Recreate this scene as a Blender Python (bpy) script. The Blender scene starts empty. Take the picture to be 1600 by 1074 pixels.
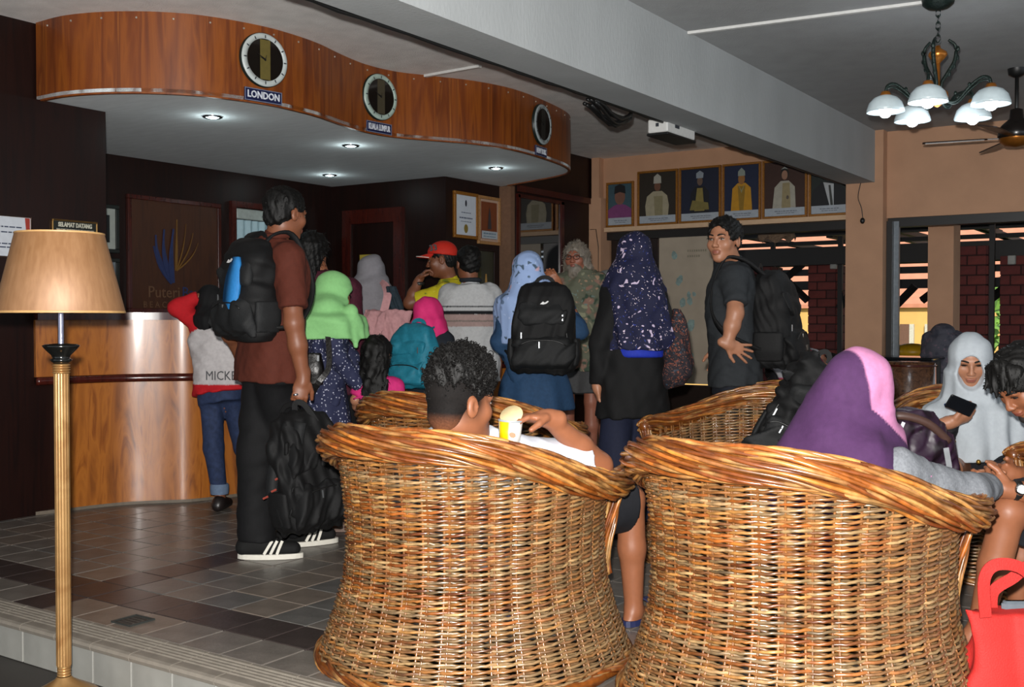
import bpy, math, random
import numpy as np
from mathutils import Vector, Matrix
random.seed(7); RNG = np.random.default_rng(7)
SC = bpy.context.scene; COL = SC.collection

# ------------------------------------------------------------------ camera
FPX = 1680.0; CAMH = 1.13
YAW = math.atan2(1680, 2500); PIT = math.atan(37/1680.0)
cam_d = bpy.data.cameras.new('camera'); cam = bpy.data.objects.new('camera', cam_d); COL.objects.link(cam)
cam.location = (0, 0, CAMH); cam.rotation_euler = (math.pi/2-PIT, 0, YAW)
cam_d.sensor_width = 36; cam_d.lens = FPX/1600*36; cam_d.clip_end = 200; cam_d.clip_start = .05
SC.camera = cam
CR = np.array([math.cos(YAW), math.sin(YAW), 0]); CF = np.array([-math.sin(YAW), math.cos(YAW), 0]); CZ = np.array([0, 0, 1.])
FF = CF*math.cos(PIT)-CZ*math.sin(PIT); UU = CF*math.sin(PIT)+CZ*math.cos(PIT); CC = np.array([0, 0, CAMH])
def ray(x, y): return FF+CR*(x-800)/FPX+UU*(537-y)/FPX
def P(x, y, D):            # world point seen at photo pixel x,y, standing D metres ahead of the camera
    d = ray(x, y); return CC+d*(D/(d@CF))
def RF(r, f, z=0): return CR*r+CF*f+CZ*z
def dirRF(r, f):
    v = CR*r+CF*f; return v/np.linalg.norm(v)

# ------------------------------------------------------------------ light
W = bpy.data.worlds.new('world'); SC.world = W; W.use_nodes = True
wb = W.node_tree.nodes['Background']; wb.inputs[0].default_value = (.80, .90, 1, 1); wb.inputs[1].default_value = 1.15
def lamp(name, kind, loc, energy, color=(1, 1, 1), target=None, **kw):
    l = bpy.data.lights.new(name, kind); l.energy = energy; l.color = color
    for k, v in kw.items(): setattr(l, k, v)
    o = bpy.data.objects.new(name, l); COL.objects.link(o); o.location = loc
    if target is not None: o.rotation_euler = (Vector(target)-Vector(loc)).to_track_quat('-Z', 'Y').to_euler()
    return o
lamp('sun', 'SUN', (6, -6, 12), 5.2, (1, .93, .80), target=(3.2, 0, 7.0), angle=.01)
fl = CC-CR*.03+CZ*.095
lamp('camera_flash', 'SPOT', tuple(fl), 1400, (1, .97, .93), target=tuple(fl+FF*3+UU*.12), spot_size=math.radians(124), spot_blend=.3, shadow_soft_size=.02)
SC.view_settings.view_transform = 'Standard'; SC.view_settings.look = 'None'; SC.view_settings.gamma = 1
SC.view_settings.use_curve_mapping = False; SC.view_settings.exposure = 0.0

# ------------------------------------------------------------------ materials
def lin(c):
    return tuple((x/12.92 if x <= .04045 else ((x+.055)/1.055)**2.4) for x in c)
def hexc(h): return tuple(.84*q for q in lin(tuple(int(h[i:i+2], 16)/255 for i in (0, 2, 4))))
MATS = {}
def nodes_of(m):
    nt = m.node_tree; b = next(n for n in nt.nodes if n.type == 'BSDF_PRINCIPLED'); return nt, b
def pm(name, c, rough=.6, metal=0., spec=.5, var=.12, scale=30., bump=.0, bscale=None, emit=None, es=1., sheen=0, stretch=(1, 1, 1), coat=0, trans=0, attr=False):
    """procedural principled material: base colour varied by noise, optional bump; attr multiplies in vertex colour"""
    if name in MATS: return MATS[name]
    m = bpy.data.materials.new(name); m.use_nodes = True; nt, b = nodes_of(m); N = nt.nodes; L = nt.links
    c = hexc(c) if isinstance(c, str) else c
    b.inputs['Roughness'].default_value = rough; b.inputs['Metallic'].default_value = metal
    b.inputs['Specular IOR Level'].default_value = spec
    if sheen: b.inputs['Sheen Weight'].default_value = sheen
    if coat: b.inputs['Coat Weight'].default_value = coat; b.inputs['Coat Roughness'].default_value = .12
    if trans: b.inputs['Transmission Weight'].default_value = trans
    tc = N.new('ShaderNodeTexCoord'); mp = N.new('ShaderNodeMapping'); mp.inputs['Scale'].default_value = stretch
    L.new(tc.outputs['Object'], mp.inputs[0])
    nz = N.new('ShaderNodeTexNoise'); nz.inputs['Scale'].default_value = scale; nz.inputs['Detail'].default_value = 5
    L.new(mp.outputs[0], nz.inputs['Vector'])
    rp = N.new('ShaderNodeMapRange'); rp.inputs[1].default_value = .3; rp.inputs[2].default_value = .7
    rp.inputs[3].default_value = 1-var; rp.inputs[4].default_value = 1+var
    L.new(nz.outputs[0], rp.inputs[0])
    mx = N.new('ShaderNodeMix'); mx.data_type = 'RGBA'; mx.blend_type = 'MULTIPLY'; mx.inputs[0].default_value = 1
    mx.inputs[6].default_value = (*c, 1); L.new(rp.outputs[0], mx.inputs[7])
    out = mx.outputs[2]
    if attr:
        a = N.new('ShaderNodeAttribute'); a.attribute_name = 'Col'
        m2 = N.new('ShaderNodeMix'); m2.data_type = 'RGBA'; m2.blend_type = 'MULTIPLY'; m2.inputs[0].default_value = 1
        L.new(out, m2.inputs[6]); L.new(a.outputs['Color'], m2.inputs[7]); out = m2.outputs[2]
    L.new(out, b.inputs['Base Color'])
    if bump:
        n2 = N.new('ShaderNodeTexNoise'); n2.inputs['Scale'].default_value = bscale or scale*2; n2.inputs['Detail'].default_value = 4
        L.new(mp.outputs[0], n2.inputs['Vector'])
        bp = N.new('ShaderNodeBump'); bp.inputs['Strength'].default_value = bump; bp.inputs['Distance'].default_value = .01
        L.new(n2.outputs[0], bp.inputs['Height']); L.new(bp.outputs[0], b.inputs['Normal'])
    if emit:
        e = hexc(emit) if isinstance(emit, str) else emit
        b.inputs['Emission Color'].default_value = (*e, 1); b.inputs['Emission Strength'].default_value = es
    MATS[name] = m; return m
def ramp_mat(name, stops, stretch, scale, rough=.35, spec=.5, coat=0., detail=6, dist=1.5, bump=0., coord='Object'):
    """grained material: stretched noise through a colour ramp"""
    if name in MATS: return MATS[name]
    m = bpy.data.materials.new(name); m.use_nodes = True; nt, b = nodes_of(m); N = nt.nodes; L = nt.links
    tc = N.new('ShaderNodeTexCoord'); mp = N.new('ShaderNodeMapping'); mp.inputs['Scale'].default_value = stretch
    L.new(tc.outputs[coord], mp.inputs[0])
    nz = N.new('ShaderNodeTexNoise'); nz.inputs['Scale'].default_value = scale; nz.inputs['Detail'].default_value = detail
    nz.inputs['Distortion'].default_value = dist; L.new(mp.outputs[0], nz.inputs['Vector'])
    cr = N.new('ShaderNodeValToRGB'); e = cr.color_ramp.elements
    while len(e) < len(stops): e.new(.5)
    for k, (p, c) in enumerate(stops): e[k].position = p; e[k].color = (*hexc(c), 1)
    L.new(nz.outputs[0], cr.inputs[0]); L.new(cr.outputs[0], b.inputs['Base Color'])
    b.inputs['Roughness'].default_value = rough; b.inputs['Specular IOR Level'].default_value = spec
    b.inputs['Coat Weight'].default_value = coat; b.inputs['Coat Roughness'].default_value = .15
    if bump:
        bp = N.new('ShaderNodeBump'); bp.inputs['Strength'].default_value = bump; bp.inputs['Distance'].default_value = .01
        L.new(nz.outputs[0], bp.inputs['Height']); L.new(bp.outputs[0], b.inputs['Normal'])
    MATS[name] = m; return m

# ------------------------------------------------------------------ mesh building
def set_props(o, label=None, cat=None, group=None, kind=None):
    if label: o['label'] = label
    if cat: o['category'] = cat
    if group: o['group'] = group
    if kind: o['kind'] = kind
    return o
def empty(name, loc, label=None, cat=None, group=None):
    o = bpy.data.objects.new(name, None); COL.objects.link(o); o.location = tuple(loc); o.empty_display_size = .1
    return set_props(o, label, cat, group)
class G:
    """geometry collector (world coordinates)"""
    def __init__(s): s.v = []; s.f = []; s.c = []; s.n = 0; s.m = []
    def add(s, v, f, col=None, mi=0):
        v = np.asarray(v, float); s.v.append(v)
        s.f += [tuple(i+s.n for i in q) for q in f]; s.m += [mi]*len(f)
        if col is not None: s.c.append(np.broadcast_to(np.asarray(col, float), (len(v), 3)))
        s.n += len(v); return s
    def box(s, c, d, M=None, col=None, mi=0, bev=0):
        c = np.asarray(c, float); h = np.asarray(d, float)/2; M = np.eye(3) if M is None else np.asarray(M)
        if bev:
            b = min(bev, h.min()*.9); v = []
            for z, k in ((-h[2], b), (-h[2]+b, 0), (h[2]-b, 0), (h[2], b)):
                x, y = h[0]-k, h[1]-k
                v += [(-x+b, -y, z), (x-b, -y, z), (x, -y+b, z), (x, y-b, z), (x-b, y, z), (-x+b, y, z), (-x, y-b, z), (-x, -y+b, z)]
            f = [tuple(range(7, -1, -1)), tuple(range(24, 32))]
            for r in range(3):
                for i in range(8): j = (i+1) % 8; f.append((r*8+i, r*8+j, r*8+8+j, r*8+8+i))
        else:
            v = [(x*h[0], y*h[1], z*h[2]) for z in (-1, 1) for y in (-1, 1) for x in (-1, 1)]
            f = [(0, 2, 3, 1), (4, 5, 7, 6), (0, 1, 5, 4), (2, 6, 7, 3), (0, 4, 6, 2), (1, 3, 7, 5)]
        return s.add(np.array(v)@M.T+c, f, col, mi)
    def tube(s, pts, r, n=8, col=None, caps=True, closed=False, mi=0, up=None):
        pts = np.asarray(pts, float); k = len(pts); r = np.broadcast_to(np.asarray(r, float), (k,))
        if closed: t = np.roll(pts, -1, 0)-np.roll(pts, 1, 0)
        else: t = np.gradient(pts, axis=0)
        t /= np.linalg.norm(t, axis=1)[:, None]+1e-12
        a = np.array([0, 0, 1.]) if up is None else np.asarray(up, float)
        if up is None and np.mean(np.abs(t@a)) > .9: a = np.array([1., .2, 0])
        u = np.cross(t, a); u /= np.linalg.norm(u, axis=1)[:, None]+1e-9; w = np.cross(u, t)
        th = np.arange(n)*2*math.pi/n
        v = pts[:, None]+r[:, None, None]*(np.cos(th)[None, :, None]*u[:, None]+np.sin(th)[None, :, None]*w[:, None])
        f = []
        for i in range(k if closed else k-1):
            i2 = (i+1) % k
            for j in range(n): j2 = (j+1) % n; f.append((i*n+j, i*n+j2, i2*n+j2, i2*n+j))
        if caps and not closed: f += [tuple(range(n-1, -1, -1)), tuple((k-1)*n+j for j in range(n))]
        if col is not None and np.ndim(col) == 2: col = np.repeat(col, n, 0)
        return s.add(v.reshape(-1, 3), f, col, mi)
    def lathe(s, prof, o, n=24, M=None, col=None, mi=0):
        prof = np.asarray(prof, float); th = np.arange(n)*2*math.pi/n; M = np.eye(3) if M is None else M; k = len(prof)
        v = np.stack([prof[:, 0][:, None]*np.cos(th), prof[:, 0][:, None]*np.sin(th), np.repeat(prof[:, 1][:, None], n, 1)], -1).reshape(-1, 3)
        f = [(i*n+j, i*n+(j+1) % n, (i+1)*n+(j+1) % n, (i+1)*n+j) for i in range(k-1) for j in range(n)]
        return s.add(v@M.T+np.asarray(o), f, col, mi)
    def ribbon(s, pts, nrm, w, t, col=None, mi=0):
        """flat band along pts; nrm = face normal(s), w width, t thickness"""
        pts = np.asarray(pts, float); k = len(pts); nrm = np.broadcast_to(np.asarray(nrm, float), (k, 3))
        tg = np.gradient(pts, axis=0); tg /= np.linalg.norm(tg, axis=1)[:, None]+1e-12
        sd = np.cross(tg, nrm); sd /= np.linalg.norm(sd, axis=1)[:, None]+1e-9; nn = np.cross(sd, tg)
        w = np.broadcast_to(np.asarray(w, float), (k,))[:, None]
        v = np.stack([pts-sd*w/2-nn*t/2, pts+sd*w/2-nn*t/2, pts+sd*w/2+nn*t/2, pts-sd*w/2+nn*t/2], 1).reshape(-1, 3)
        f = [(i*4+j, i*4+(j+1) % 4, i*4+4+(j+1) % 4, i*4+4+j) for i in range(k-1) for j in range(4)]+[(3, 2, 1, 0), tuple((k-1)*4+j for j in range(4))]
        return s.add(v, f, col, mi)
    def prism(s, poly, M, o, t, col=None, mi=0):
        """polygon (2-D) extruded by t along local z"""
        p = np.asarray(poly, float); k = len(p)
        v = np.concatenate([np.c_[p, np.zeros(k)], np.c_[p, np.full(k, t)]])
        f = [tuple(range(k-1, -1, -1)), tuple(range(k, 2*k))]+[(i, (i+1) % k, k+(i+1) % k, k+i) for i in range(k)]
        return s.add(v@np.asarray(M).T+np.asarray(o), f, col, mi)
    def ellipsoid(s, c, r, M=None, nu=12, nv=8, col=None, mi=0):
        th = np.linspace(0, math.pi, nv+1); prof = np.c_[np.sin(th)*1., -np.cos(th)]
        M = np.eye(3) if M is None else np.asarray(M)
        return s.lathe(prof, c, nu, M@np.diag(r), col, mi)
    def obj(s, name, mat, parent=None, smooth=False, loc=None):
        v = np.concatenate(s.v); c = np.concatenate(s.c) if s.c else None
        return mk(name, v, s.f, mat, parent, smooth, c, s.m if any(s.m) else None, loc)
def mk(name, v, faces, mat, parent=None, smooth=False, col=None, mi=None, loc=None):
    me = bpy.data.meshes.new(name)
    base = np.array(parent_loc(parent)) if parent is not None else np.array(loc if loc is not None else (0, 0, 0), float)
    v = np.asarray(v, float)-base
    if isinstance(faces, np.ndarray):
        nf, k = faces.shape; me.vertices.add(len(v)); me.vertices.foreach_set('co', v.astype(np.float32).ravel())
        me.loops.add(nf*k); me.loops.foreach_set('vertex_index', faces.astype(np.int32).ravel())
        me.polygons.add(nf); me.polygons.foreach_set('loop_start', np.arange(0, nf*k, k, dtype=np.int32))
        me.update(calc_edges=True)
    else: me.from_pydata(v.tolist(), [], faces)
    for m in (mat if isinstance(mat, (list, tuple)) else [mat]): me.materials.append(m)
    if mi is not None: me.polygons.foreach_set('material_index', np.asarray(mi, np.int32))
    if smooth == 'auto': me.update(calc_edges=True); me.polygons.foreach_set('use_smooth', np.ones(len(me.polygons), bool)); me.set_sharp_from_angle(angle=.7)
    elif smooth: me.polygons.foreach_set('use_smooth', np.ones(len(me.polygons), bool))
    if col is not None:
        a = me.color_attributes.new('Col', 'FLOAT_COLOR', 'POINT')
        a.data.foreach_set('color', np.c_[col, np.ones(len(col))].astype(np.float32).ravel())
    me.validate(); me.update()
    o = bpy.data.objects.new(name, me); COL.objects.link(o)
    if parent is not None: o.parent = parent
    else: o.location = tuple(base)
    return o
def parent_loc(p):
    l = np.zeros(3)
    while p is not None: l += np.array(p.location); p = p.parent
    return l
def copy_obj(o, parent=None):
    c = o.copy(); COL.objects.link(c); c.parent = parent
    for ch in [k for k in o.children]: copy_obj(ch, c)
    return c
def frame_from(y, z=(0, 0, 1)):
    """columns: right, forward(y), up, right-handed"""
    y = np.asarray(y, float); y = y/np.linalg.norm(y); z = np.asarray(z, float)
    x = np.cross(y, z); x /= np.linalg.norm(x); z = np.cross(x, y); return np.c_[x, y, z]
def text_mesh(s, size, depth=.0015, bold=0.):
    cu = bpy.data.curves.new('txt', 'FONT'); cu.body = s; cu.size = size; cu.extrude = depth; cu.align_x = 'CENTER'; cu.align_y = 'CENTER'; cu.offset = bold; cu.resolution_u = 2
    o = bpy.data.objects.new('txt', cu); COL.objects.link(o)
    dg = bpy.context.evaluated_depsgraph_get(); me = bpy.data.meshes.new_from_object(o.evaluated_get(dg))
    v = np.array([q.co[:] for q in me.vertices]); f = [tuple(p.vertices) for p in me.polygons]
    bpy.data.objects.remove(o); bpy.data.curves.remove(cu); bpy.data.meshes.remove(me); return v, f
def text_obj(s, size, M, o, mat, parent=None, name='lettering', depth=.0015, sx=1., bold=0.):
    """text lying in the M[:,0] (right) / M[:,1] (up) plane"""
    v, f = text_mesh(s, size, depth, bold)
    if len(v) == 0: return None
    v = v*np.array([sx, 1, 1]); return mk(name, v@np.asarray(M).T+np.asarray(o), f, mat, parent)
def wallM(nrm, up=(0, 0, 1)):
    """columns right, up, normal for things hung on a wall facing nrm"""
    n = np.asarray(nrm, float); n = n/np.linalg.norm(n); u = np.asarray(up, float); r = np.cross(u, n); r /= np.linalg.norm(r)
    return np.c_[r, np.cross(n, r), n]

# ------------------------------------------------------------------ smooth solids (signed distance -> surface nets)
def cap(p0, p1, r0, r1, k=.02, op='+'):
    p0 = np.asarray(p0, float); p1 = np.asarray(p1, float); v = p1-p0; L2 = v@v+1e-12; R = max(r0, r1)
    def fn(X, Y, Z):
        t = np.clip(((X-p0[0])*v[0]+(Y-p0[1])*v[1]+(Z-p0[2])*v[2])/L2, 0, 1)
        return np.sqrt((X-p0[0]-t*v[0])**2+(Y-p0[1]-t*v[1])**2+(Z-p0[2]-t*v[2])**2)-(r0+(r1-r0)*t)
    return (np.minimum(p0, p1)-R, np.maximum(p0, p1)+R, fn, k, op)
def fcap(p0, p1, r0, r1, k=.02, op='+'):
    """round at p0, cut flat at p1 (sleeves, trouser legs)"""
    p0 = np.asarray(p0, float); p1 = np.asarray(p1, float); v = p1-p0; L = math.sqrt(v@v)+1e-9; R = max(r0, r1); L2 = L*L
    def fn(X, Y, Z):
        tt = ((X-p0[0])*v[0]+(Y-p0[1])*v[1]+(Z-p0[2])*v[2])/L2; t = np.maximum(tt, 0)
        d = np.sqrt((X-p0[0]-t*v[0])**2+(Y-p0[1]-t*v[1])**2+(Z-p0[2]-t*v[2])**2)-(r0+(r1-r0)*np.minimum(t, 1))
        return np.maximum(d, (tt-1)*L)
    return (np.minimum(p0, p1)-R, np.maximum(p0, p1)+R, fn, k, op)
def ell(c, r, M=None, k=.02, op='+'):
    c = np.asarray(c, float); r = np.asarray(r, float); M = np.eye(3) if M is None else np.asarray(M); R = np.sqrt(((M*r)**2).sum(1))
    def fn(X, Y, Z):
        a, b, d = X-c[0], Y-c[1], Z-c[2]; q = [(a*M[0, i]+b*M[1, i]+d*M[2, i])/r[i] for i in range(3)]
        k0 = np.sqrt(q[0]**2+q[1]**2+q[2]**2); k1 = np.sqrt((q[0]/r[0])**2+(q[1]/r[1])**2+(q[2]/r[2])**2)+1e-9
        return k0*(k0-1)/k1
    return (c-R, c+R, fn, k, op)
def dens(rings, n=6):
    a = np.asarray(rings, float); m = len(a); out = []
    for i in range(m-1):
        p0, p1, p2, p3 = a[max(i-1, 0)], a[i], a[i+1], a[min(i+2, m-1)]
        for j in range(n):
            t = j/n; q = .5*((2*p1)+(-p0+p2)*t+(2*p0-5*p1+4*p2-p3)*t*t+(-p0+3*p1-3*p2+p3)*t**3); q[0] = p1[0]+(p2[0]-p1[0])*t; out.append(q)
    out.append(a[-1]); return np.array(out)
def loft(o, M, rings, n=2., k=.02, op='+', fold=None, smooth=True):
    """rings (z,cx,cy,rx,ry) in frame M at o; n superellipse power; fold(theta,z)->radial offset"""
    o = np.asarray(o, float); M = np.asarray(M, float); rg = dens(rings) if smooth and len(rings) > 2 else np.asarray(rings, float)
    zs = rg[:, 0]; e_ = .03
    x0, x1 = (rg[:, 1]-rg[:, 3]).min()-e_, (rg[:, 1]+rg[:, 3]).max()+e_; y0, y1 = (rg[:, 2]-rg[:, 4]).min()-e_, (rg[:, 2]+rg[:, 4]).max()+e_
    cs = np.array([[x, y, z] for x in (x0, x1) for y in (y0, y1) for z in (zs[0], zs[-1])])@M.T+o
    def fn(X, Y, Z):
        a, b, d = X-o[0], Y-o[1], Z-o[2]
        lc = lambda i: sum(q*M[j, i] for j, q in enumerate((a, b, d)) if abs(M[j, i]) > 1e-9)
        x, y, z = lc(0), lc(1), lc(2); I = lambda c: np.interp(z, zs, rg[:, c])
        rx, ry = np.maximum(I(3), .003), np.maximum(I(4), .003); x = x-I(1); y = y-I(2)
        e = (np.abs(x/rx)**n+np.abs(y/ry)**n)**(1./n)
        dd = (e-1)*np.minimum(rx, ry)
        if fold is not None: dd = dd-fold(np.arctan2(y, x), z)
        return np.maximum(np.maximum(dd, zs[0]-z), z-zs[-1])
    return (cs.min(0), cs.max(0), fn, k, op)
def half(pt, nrm, op='-'):
    """half space behind the plane is removed ('-': keep side of -nrm)"""
    pt = np.asarray(pt, float); nrm = np.asarray(nrm, float)/np.linalg.norm(nrm)
    def fn(X, Y, Z): return -((X-pt[0])*nrm[0]+(Y-pt[1])*nrm[1]+(Z-pt[2])*nrm[2])
    return (None, None, fn, 0, '-')
CORN = np.array([(0, 0, 0), (1, 0, 0), (0, 1, 0), (1, 1, 0), (0, 0, 1), (1, 0, 1), (0, 1, 1), (1, 1, 1)])
EDG = [(0, 1), (2, 3), (4, 5), (6, 7), (0, 2), (1, 3), (4, 6), (5, 7), (0, 4), (1, 5), (2, 6), (3, 7)]
def sdf(prims, h, disp=None):
    add = [p for p in prims if p[4] == '+']
    lo = np.min([p[0] for p in add], 0)-4*h; hi = np.max([p[1] for p in add], 0)+4*h
    n = np.ceil((hi-lo)/h).astype(int)+1
    if np.prod(n.astype(float)) > 3e7: raise RuntimeError('grid %s %s %s' % (n, lo, hi))
    ax = [(lo[i]+np.arange(n[i])*h).astype(np.float32) for i in range(3)]
    D = np.full(n, 1., np.float32)
    for blo, bhi, fn, k, op in prims:
        if blo is None: sl = [slice(0, n[i]) for i in range(3)]
        else:
            m = k+3*h; i0 = np.clip(np.floor((blo-m-lo)/h).astype(int), 0, n); i1 = np.clip(np.ceil((bhi+m-lo)/h).astype(int)+1, 0, n)
            sl = [slice(i0[i], i1[i]) for i in range(3)]
        X, Y, Z = ax[0][sl[0]][:, None, None], ax[1][sl[1]][None, :, None], ax[2][sl[2]][None, None, :]
        if 0 in (X.size, Y.size, Z.size): continue
        d = fn(X, Y, Z); a = D[tuple(sl)]
        if op == '+':
            if k > 0: t = np.clip(.5+.5*(a-d)/k, 0, 1); D[tuple(sl)] = a+(d-a)*t-k*t*(1-t)
            else: D[tuple(sl)] = np.minimum(a, d)
        else:
            d = -d
            if k > 0: t = np.clip(.5+.5*(d-a)/k, 0, 1); D[tuple(sl)] = a+(d-a)*t+k*t*(1-t)
            else: D[tuple(sl)] = np.maximum(a, d)
    if disp is not None: D = D+disp(ax[0][:, None, None], ax[1][None, :, None], ax[2][None, None, :]).astype(np.float32)
    S = D < 0; c = [S[x:n[0]-1+x, y:n[1]-1+y, z:n[2]-1+z] for x, y, z in CORN]
    al = c[0].copy(); an = c[0].copy()
    for q in c[1:]: al &= q; an |= q
    idx = np.argwhere(an & ~al)
    vals = np.stack([D[idx[:, 0]+x, idx[:, 1]+y, idx[:, 2]+z] for x, y, z in CORN], 1)
    acc = np.zeros((len(idx), 3)); cnt = np.zeros(len(idx))
    for a, b in EDG:
        va, vb = vals[:, a], vals[:, b]; ms = (va < 0) != (vb < 0); t = np.where(ms, va/np.where(ms, va-vb, 1), 0)
        acc += np.where(ms[:, None], CORN[a]+t[:, None]*(CORN[b]-CORN[a]), 0); cnt += ms
    V = lo+(idx+acc/cnt[:, None])*h
    ig = np.full(n-1, -1, np.int64); ig[idx[:, 0], idx[:, 1], idx[:, 2]] = np.arange(len(idx)); F = []
    for a in range(3):
        b, e = (a+1) % 3, (a+2) % 3
        s0 = [slice(1, n[i]-1) for i in range(3)]; s0[a] = slice(0, n[a]-1); s1 = list(s0); s1[a] = slice(1, n[a])
        s0, s1 = tuple(s0), tuple(s1)
        w = np.argwhere(S[s0] != S[s1]); of = np.ones(3, int); of[a] = 0; w = w+of
        if not len(w): continue
        db = np.zeros(3, int); db[b] = 1; de = np.zeros(3, int); de[e] = 1
        q = np.stack([ig[tuple((w-db-de).T)], ig[tuple((w-de).T)], ig[tuple(w.T)], ig[tuple((w-db).T)]], 1)
        ins = S[tuple(w.T)]; q[~ins] = q[~ins][:, ::-1]; F.append(q)
    F = np.concatenate(F); F = F[(F >= 0).all(1)]
    return V, F
def wob(seed, amp, freq, aniso=(1, 1, 1)):
    r = np.random.default_rng(seed); ks = r.normal(size=(5, 3))*freq*np.asarray(aniso); ph = r.uniform(0, 6.3, (5,))
    def fn(X, Y, Z):
        w = [np.sin(k[0]*X+k[1]*Y+k[2]*Z+p) for k, p in zip(ks, ph)]
        return amp*(w[0]*w[1]+w[2]*.6+np.sin(3*w[3]+w[4]+w[0])*.5)
    return fn
def sobj(name, prims, h, mat, parent, disp=None, colfn=None):
    V, F = sdf(prims, h, disp); return mk(name, V, F, mat, parent, True, colfn(V) if colfn else None)
# ================================================================== structure
CEIL = 2.85; SOF = 2.40
M_ceil = pm('ceiling_paint', 'a9abac', .9, var=.06, scale=6, bump=.25, bscale=90)
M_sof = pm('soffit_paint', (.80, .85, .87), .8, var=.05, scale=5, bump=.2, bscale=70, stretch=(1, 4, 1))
M_beam = pm('beam_paint', 'aeb2b3', .85, var=.07, scale=3, bump=.15, bscale=60, stretch=(1, 1, .4))
M_dark = ramp_mat('dark_panel', [(.3, '170b09'), (.6, '220f0b'), (.8, '1b0c09')], (7, 7, .5), 3, rough=.4, spec=.25)
M_darkgloss = ramp_mat('dark_trim', [(.3, '35120e'), (.7, '4f1b12')], (6, 6, 1), 4, rough=.22, spec=.5)
M_fascia = ramp_mat('fascia_veneer', [(.25, '54260f'), (.42, '7f3f16'), (.52, '955019'), (.62, '713613'), (.78, 'c2752a')], (6, 6, .45), 2.2, rough=.4, coat=.2, dist=.6)
M_counter = ramp_mat('counter_veneer', [(.25, '6f3a12'), (.42, '99581d'), (.55, 'ab6624'), (.68, '844615'), (.85, 'bd7a30')], (3, 3, .6), 3.0, rough=.36, coat=.35, dist=2.2)
M_beige = pm('beige_wall_paint', 'c79a7a', .85, var=.06, scale=5, bump=.1, bscale=60)
M_ledge = pm('ledge_cream', 'd8b592', .7, var=.05)
M_black = pm('black_plastic', '141414', .45, var=.1)
M_white = pm('white_plastic', 'd9d9d6', .5, var=.05)
M_chrome = pm('chrome', 'b9bcc0', .2, metal=1, var=.05)
M_paper = pm('paper', 'c9ced6', .8, var=.04)
M_gold = pm('gold_frame', '9a6420', .4, metal=.3, var=.3, scale=120, bump=.3)
M_ink = pm('ink', '30343c', .8)

def slab(name, x0, x1, y0, y1, z0, z1, mat, parent=None, bev=0):
    g = G(); g.box(((x0+x1)/2, (y0+y1)/2, (z0+z1)/2), (x1-x0, y1-y0, z1-z0), bev=bev)
    o = g.obj(name, mat, parent)
    if parent is None: o['kind'] = 'structure'
    return o
def smooth_curve(pts, n=8):
    a = np.asarray(pts, float); m = len(a); out = []
    for i in range(m-1):
        p0, p1, p2, p3 = a[max(i-1, 0)], a[i], a[i+1], a[min(i+2, m-1)]
        for j in range(n):
            t = j/n; out.append(.5*((2*p1)+(-p0+p2)*t+(2*p0-5*p1+4*p2-p3)*t*t+(-p0+3*p1-3*p2+p3)*t**3))
    out.append(a[-1]); return np.array(out)
def normals2(c):
    t = np.gradient(c, axis=0); t /= np.linalg.norm(t, axis=1)[:, None]; return np.c_[t[:, 1], -t[:, 0]]
def strip(g, c, z0, z1, th, out0=0., out1=None, mi=0):
    """wall along plan curve c: outer face offset out0 at z0, out1 at z1, thickness th inward"""
    out1 = out0 if out1 is None else out1; nn = normals2(c); k = len(c)
    a = np.c_[c+nn*out0, np.full(k, z0)]; b = np.c_[c+nn*out1, np.full(k, z1)]; d = np.c_[c+nn*(out1-th), np.full(k, z1)]; e = np.c_[c+nn*(out0-th), np.full(k, z0)]
    v = np.stack([a, b, d, e], 1).reshape(-1, 3)
    f = [(i*4+j, i*4+4+j, i*4+4+(j+1) % 4, i*4+(j+1) % 4) for i in range(k-1) for j in range(4)]+[(0, 1, 2, 3), tuple((k-1)*4+j for j in (3, 2, 1, 0))]
    g.add(v, f, mi=mi); return g

# floor slabs: raised lobby floor and the lower floor in front of the step
M_grout = pm('grout', '2a2320', .9, var=.2, scale=40)
floor = slab('floor', -8.2, 6, 2.30, 10.3, -.15, -.006, M_grout)
slab('floor_low', -8.2, 6, -6, 2.60, -.30, -.148, pm('lower_floor', '34302d', .5, var=.2, scale=6))
TP = .2045; X0 = -3.855; Y0 = 2.85
def tile_mat(nm, c): return pm(nm, c, .34, var=.22, scale=9, spec=.5, bump=.12, bscale=60)
M_tile = [tile_mat('tile_grey', '6a645e'), tile_mat('tile_warm', '6f655c'), tile_mat('tile_cool', '5f5d5a')]
M_band = tile_mat('tile_dark', '3a3230')
gt = G(); gt.box((0, 0, 0), (TP-.006, TP-.006, .012), bev=.002)
tproto = {}
tiles = []
for i in range(-22, 40):
    for j in range(-2, 36):
        x = X0+(i+.5)*TP; y = Y0+(j+.5)*TP
        if x < -8.1 or x > 5.9 or y > 10.1 or y < 2.44: continue
        v = np.array([x, y, 0])-CC; dep_ = v@FF
        if dep_ < .5: continue
        px = 800+FPX*(v@CR)/dep_; py = 537-FPX*(v@UU)/dep_
        vis = (-40 < px < 580 and 770 < py < 1100) or (930 < px < 1040 and 930 < py < 1100)
        band = (i == -1) or (j == -1)
        tiles.append((0 if vis else 1, dep_, x, y, band))
tiles.sort(); tile_rest = [G(), G()]
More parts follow.
